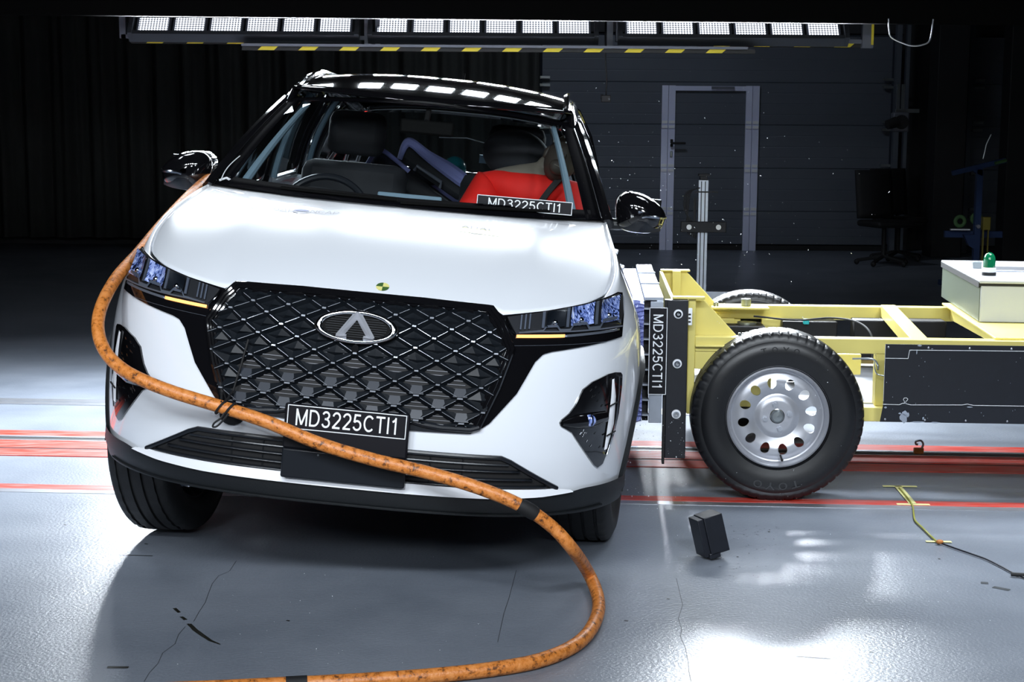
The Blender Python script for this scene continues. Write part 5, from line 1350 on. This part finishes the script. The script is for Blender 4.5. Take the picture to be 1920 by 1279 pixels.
hd=MB(); hd.ball((0,0,0),(.075,.095,.11),16,22); hd.ball((0,-.088,-.015),(.012,.018,.02),8,10); hd.ball((.074,.0,-.01),(.012,.02,.03),8,10); hd.ball((-.074,.0,-.01),(.012,.02,.03),8,10); hd.ball((0,-.07,-.06),(.04,.03,.035),8,12)
hd=hd.build('head','skind',dm,mtx=Matrix.Translation((.175,.02,.62))@Matrix.Rotation(R(24),4,'Y')@Matrix.Rotation(R(-14),4,'X'),merge=False)
mb=MB()
for sx in (-1,1): mb.ball((sx*.028,-.087,.01),(.011,.006,.008),6,8)
mb.build('eyes','skin',hd,merge=False); MB().tube([(-.02,-.098,-.064),(0,-.101,-.064),(.02,-.098,-.064)],.0022,6).build('mouth','skin',hd)
mb=MB()
for x,z in ((0,0),(.017,0),(-.017,0),(0,.019),(0,-.019)): mb.ball((-.02+x,-.079,.068+z),(.0045,.004,.0045),6,8)
mb.build('target_dots','text',hd,merge=False)
# hands with five fingers
for sx,base in ((-1,Vector((-.16,-.26,.34))),(1,Vector((.18,-.24,.32)))):
    hv=[tuple(base),tuple(base+Vector((-sx*.02,-.06,.005)))]; he=[(0,1)]; hr=[.026,.03]
    for k,(dx,L,rr) in enumerate(((-.028,.062,.0085),(-.010,.072,.009),(.009,.068,.0088),(.027,.052,.0078))):
        b0=base+Vector((dx,-.085,.004)); a_=len(hv); hv+= [tuple(b0),tuple(b0+Vector((0,-L*.55,-.006))),tuple(b0+Vector((0,-L,-.026)))]; he+=[(1,a_),(a_,a_+1),(a_+1,a_+2)]; hr+=[rr,rr*.95,rr*.85]
    b0=base+Vector((-sx*.035,-.045,0)); a_=len(hv); hv+=[tuple(b0),tuple(b0+Vector((-sx*.022,-.03,-.008)))]; he+=[(1,a_),(a_,a_+1)]; hr+=[.011,.009]
    skin_body('hand',hv,he,hr,'skin',dm,sub=1)
sv=[(0,.05,.08),(.01,.09,.24),(.03,.12,.40),(.05,.13,.50),(-.13,.10,.475),(-.185,.0,.365),(-.195,-.06,.335),(.21,.10,.445),(.25,.0,.345),(.25,-.05,.32)]
se_=[(0,1),(1,2),(2,3),(3,4),(4,5),(5,6),(3,7),(7,8),(8,9)]
skin_body('red_shirt',sv,se_,[.155,.155,.16,.115,.10,.082,.085,.10,.082,.085],'red',dm)
MB().tube(crom([(.19,.0,.56),(.12,-.03,.46),(.05,-.075,.34),(-.06,-.09,.18),(-.14,-.05,.08)],6),[.018]*25,4).build('seat_belt','black',dm)
# child restraint in the rear
cs=empty('child_restraint'); cs.matrix_world=BODM@Matrix.Translation((0.0,1.95,.80)); tag(cs,'tipped child restraint with lavender-edged black padding between the front seats','child seat')
def slab(p0,p1,w_,t_,name,m,par,dy=0):
    a,b=Vector(p0),Vector(p1); d_=(b-a); L=d_.length; ang=math.atan2(d_.z,d_.x)
    return MB().bb(0,L,-w_/2,w_/2,-t_,0).build(name,m,par,bevel=min(t_,w_)*.3,mtx=Matrix.Translation((a.x,a.y+dy,a.z))@Matrix.Rotation(-ang,4,'Y'))
s1=slab((-.16,-.10,.60),(.16,-.10,.42),.14,.09,'headrest_shell','fabric',cs)
MB().tube(crom([(-.185,-.18,.52),(-.165,-.18,.585),(-.135,-.18,.600),(-.05,-.18,.545),(.06,-.18,.485),(.145,-.18,.43),(.165,-.18,.395)],6),[.012,.013,.014,.015,.016,.017,.018,.019,.02,.021,.022,.022,.022,.022,.022,.023,.024,.025,.026,.028,.03,.032,.034,.035,.036,.036,.036,.036,.034,.034,.03,.03,.028,.026,.024,.02,.015],10).build('lavender_padding','lav',cs)
MB().tube([(-.11,-.185,.475),(-.10,-.20,.497),(.02,-.20,.432),(.015,-.185,.405)],.008,8).build('handle','bezel',cs)
s2=slab((-.30,-.02,.55),(.12,-.02,.30),.20,.10,'backrest_shell','fabric',cs)
MB().tube(crom([(-.345,-.13,.47),(-.31,-.13,.535),(-.275,-.13,.550),(-.22,-.13,.520),(-.14,-.13,.465)],6),[.011]*25,8).build('lavender_padding','lav',cs)
MB().bb(-.16,.14,-.12,.14,.02,.30).build('seat_base','fabric',cs,bevel=.05)
# child dummy head
cdm=empty('child_dummy'); cdm.matrix_world=BODM@Matrix.Translation((.055,2.05,1.29)); tag(cdm,'small child dummy with a shiny painted green and blue head behind the child seat','crash dummy')
h_=MB().ball((0,0,0),(.058,.065,.062),16,22).build('head','ball',cdm)
MB().ball((0,-.062,-.01),(.008,.010,.01),6,8).build('nose','ball',h_)
skin_body('body',[(0,.05,-.30),(0,.04,-.18),(0,.02,-.09),(0,.0,-.05),(-.09,-.0,-.12),(-.12,-.09,-.2),(.09,0,-.12),(.12,-.09,-.2),(-.05,-.12,-.3),(.05,-.12,-.3)],[(0,1),(1,2),(2,3),(2,4),(4,5),(2,6),(6,7),(0,8),(0,9)],[.08,.08,.06,.03,.04,.03,.04,.03,.045,.045],'lav',cdm)
